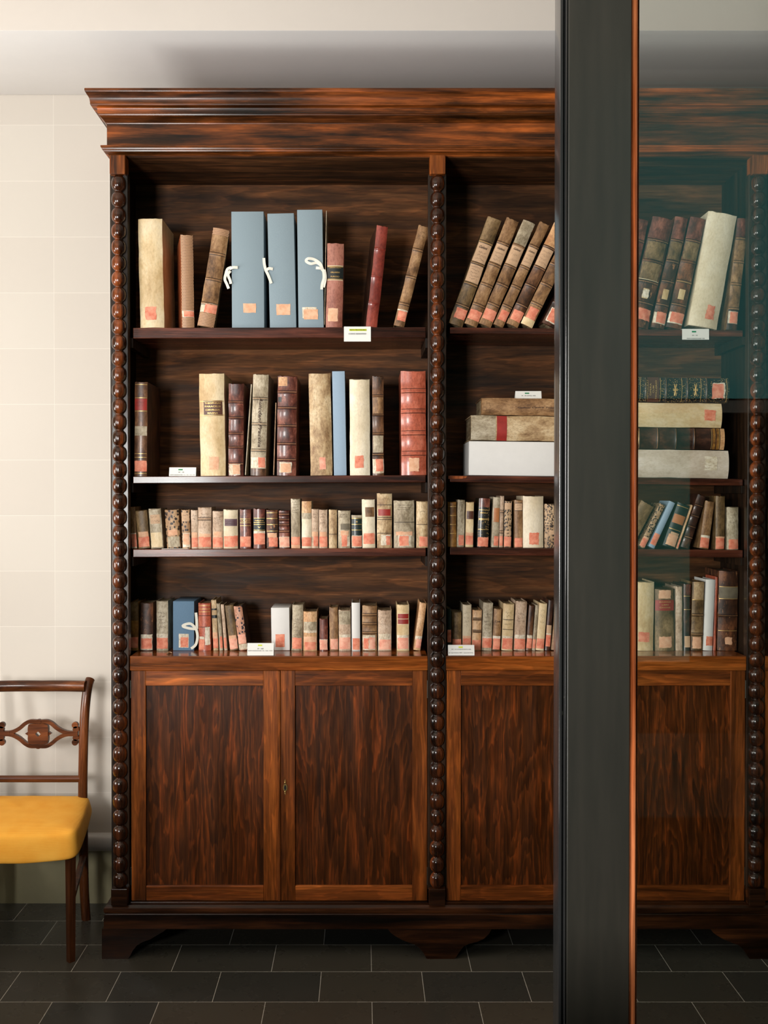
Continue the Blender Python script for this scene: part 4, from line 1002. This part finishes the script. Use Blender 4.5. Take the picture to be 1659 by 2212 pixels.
for sg in (1, -1):
    m_ = lambda px: 83+sg*(px-83)
    flatstrip([(m_(83), 1558), (m_(100), 1557), (m_(112), 1562), (m_(124), 1572), (m_(140), 1580), (m_(160), 1583)], 0.0135)
    flatstrip([(m_(83), 1610), (m_(100), 1610), (m_(112), 1604), (m_(124), 1594), (m_(140), 1586), (m_(160), 1583)], 0.0135, 0.0004*(2+sg))
    flatstrip([(m_(145), 1583), (m_(158), 1583), (m_(168), 1583)], 0.018, 0.0009)
    for cy in (1565, 1574, 1592, 1602):
        c_ = sp(m_(164 if cy in (1574, 1592) else 162), cy); r_ = 0.0115
        prism(bm, [(c_[0]+r_*math.cos(2*PI*j/12), c_[1]+r_*math.sin(2*PI*j/12)) for j in range(12)], y0+0.001, y1-0.001)
    for p in ((108, 1583, 0.006),):
        c_ = sp(m_(p[0]), p[1]); prism(bm, [(c_[0]-sg*0.008, c_[1]+0.009), (c_[0]+sg*0.006, c_[1]), (c_[0]-sg*0.008, c_[1]-0.009)], y0+0.001, y1-0.001)
# rosette plate with a diamond hole
N = 32; out = []; inn = []
for j in range(N):
    a = 2*PI*j/N+PI/4; c_, s_ = math.cos(a), math.sin(a); r_ = 0.0395/max(abs(c_), abs(s_))**0.55*(1-0.10*abs(math.cos(2*a))**3)
    out.append((r_*c_, r_*s_)); rr_ = 0.0098/(abs(c_)+abs(s_)); inn.append((rr_*c_, rr_*s_))
zc_ = sp(83, 1583.5)[1]
V = [[bm.verts.new((x, yy, zc_+z)) for x, z in ring] for ring, yy in ((out, y0-0.003), (out, y1), (inn, y0-0.003), (inn, y1))]
for j in range(N):
    k_ = (j+1) % N
    bm.faces.new((V[0][j], V[0][k_], V[2][k_], V[2][j])); bm.faces.new((V[1][j], V[3][j], V[3][k_], V[1][k_]))
    bm.faces.new((V[0][j], V[1][j], V[1][k_], V[0][k_])); bm.faces.new((V[2][j], V[2][k_], V[3][k_], V[3][j]))
for cy in (1557, 1611):
    c_ = sp(83, cy); prism(bm, [(c_[0]+0.011*math.cos(2*PI*j/12), c_[1]+0.008*math.sin(2*PI*j/12)) for j in range(12)], y0-0.001, y1)
bmesh.ops.recalc_face_normals(bm, faces=bm.faces)
link('pierced_splat', bm, M['chairx'], ch)
# yellow slip cover
k = NT('yellow_ribbed_cloth', 0.85)
wv_ = k.n('TexWave'); wv_.bands_direction = 'Z'; wv_.inputs['Scale'].default_value = 90.0; k.l(k.coords(), wv_.inputs['Vector'])
f = k.noise(k.coords(), 14, 3, 0.5)
k.bump(wv_.outputs['Fac'], 0.25, 0.001)
M['yellow'] = k.color(k.ramp(f, [(0.3, C(240,164,48)), (0.7, C(248,180,66))]))
bm = bmesh.new()
def outline(zf_, zb_, grow, sag=0.0, n=10):     # loop round the seat, front edge bowed
    L = []; fxx, hxx = abs(lx(160, 3.245))+grow, abs(lx(188, 3.56))+grow; yF, yB = yf-0.022-grow, yb+0.012
    for i in range(n+1):
        t = -1+2*i/n; L.append((t*fxx*(1-0.02*(abs(t) > 0.95)), yF+0.012*t*t-0.004, zf_-sag*(1-t*t)))
    for i in range(1, 7): t = i/7; L.append((fxx+(hxx-fxx)*t+0.004*math.sin(PI*t), yF+0.012+(yB-yF-0.012)*t, zf_+(zb_-zf_)*t))
    for i in range(n+1): t = 1-2*i/n; L.append((t*hxx, yB, zb_))
    for i in range(1, 7): t = 1-i/7; L.append((-(fxx+(hxx-fxx)*t+0.004*math.sin(PI*t)), yF+0.012+(yB-yF-0.012)*t, zf_+(zb_-zf_)*t))
    return L
loops = [outline(0.345, 0.395, 0.006, 0.014), outline(0.352, 0.402, 0.010, 0.014), outline(0.366, 0.413, 0.009, 0.010), outline(0.400, 0.43, 0.004, 0.004), outline(0.420, 0.443, 0.000, 0.003), outline(0.427, 0.449, -0.008, 0.003)]
rings = [[bm.verts.new(p) for p in L] for L in loops]; n = len(rings[0])
cxy = (0, (yf+yb)/2)
for sc_, dz in ((0.86, 0.006), (0.6, 0.008), (0.3, 0.008)):
    rings.append([bm.verts.new((p[0]*sc_, cxy[1]+(p[1]-cxy[1])*sc_, p[2]*sc_+(0.4385)*(1-sc_)+dz)) for p in loops[-1]])
for A, B in zip(rings, rings[1:]):
    for i in range(n): bm.faces.new((A[i], A[(i+1) % n], B[(i+1) % n], B[i]))
bm.faces.new(rings[-1])
bot = [bm.verts.new((p[0]*0.97, p[1]*0.97, p[2]+0.004)) for p in loops[0]]
for i in range(n): bm.faces.new((rings[0][(i+1) % n], rings[0][i], bot[i], bot[(i+1) % n]))
# the pinched front corners stand up a little
for s_i in (0, 10):
    rings[5][s_i].co += Vector((0.006*(1 if s_i else -1), -0.006, 0.012)); rings[4][s_i].co += Vector((0.008*(1 if s_i else -1), -0.008, 0.008)); rings[3][s_i].co += Vector((0.004*(1 if s_i else -1), -0.004, 0.0))
for v in bm.verts: v.co += Vector(noise.noise_vector(v.co*18))*0.0022
bmesh.ops.recalc_face_normals(bm, faces=bm.faces)
so = link('seat_cover', bm, M['yellow'], ch, ang=180)
sm = so.modifiers.new('sub', 'SUBSURF'); sm.levels = 2; sm.render_levels = 2
so['label'] = 'yellow ribbed cloth seat cover'

# ------------------------------------------------------------------ unseen blocks added to shade the lower room
def light_block(name, x0, x1, y0_, y1_, h, label, cat):
    o = empty(name, ((x0+x1)/2, (y0_+y1_)/2, 0)); tag(o, label, cat); g = (o.location.x, o.location.y, 0)
    boxo('top', x0, x1, y0_, y1_, h-0.03, h, M['base'], o, 0.004, org=g)
    boxo('body', x0+0.03, x1-0.03, y0_+0.03, y1_-0.03, 0.08, h-0.03, M['inner'], o, 0.003, org=g)
    for a in (x0+0.04, x1-0.09):
        for b in (y0_+0.04, y1_-0.09): boxo('leg', a, a+0.05, b, b+0.05, 0, 0.08, M['base'], o, 0.002, org=g)
light_block('tall_light_block', -2.2, -1.45, 1.40, 1.80, 1.48, 'tall dark wooden cabinet added out of view to shade the lower bookcase', 'cabinet')
light_block('shade_block', -2.25, -1.70, 1.90, 3.55, 0.64, 'low dark wooden sideboard added out of view to shade the chair legs', 'shade_block')
light_block('long_light_block', -2.6, 1.0, 0.40, 1.04, 0.95, 'long dark wooden display table added out of view to shade the lower doors', 'table')
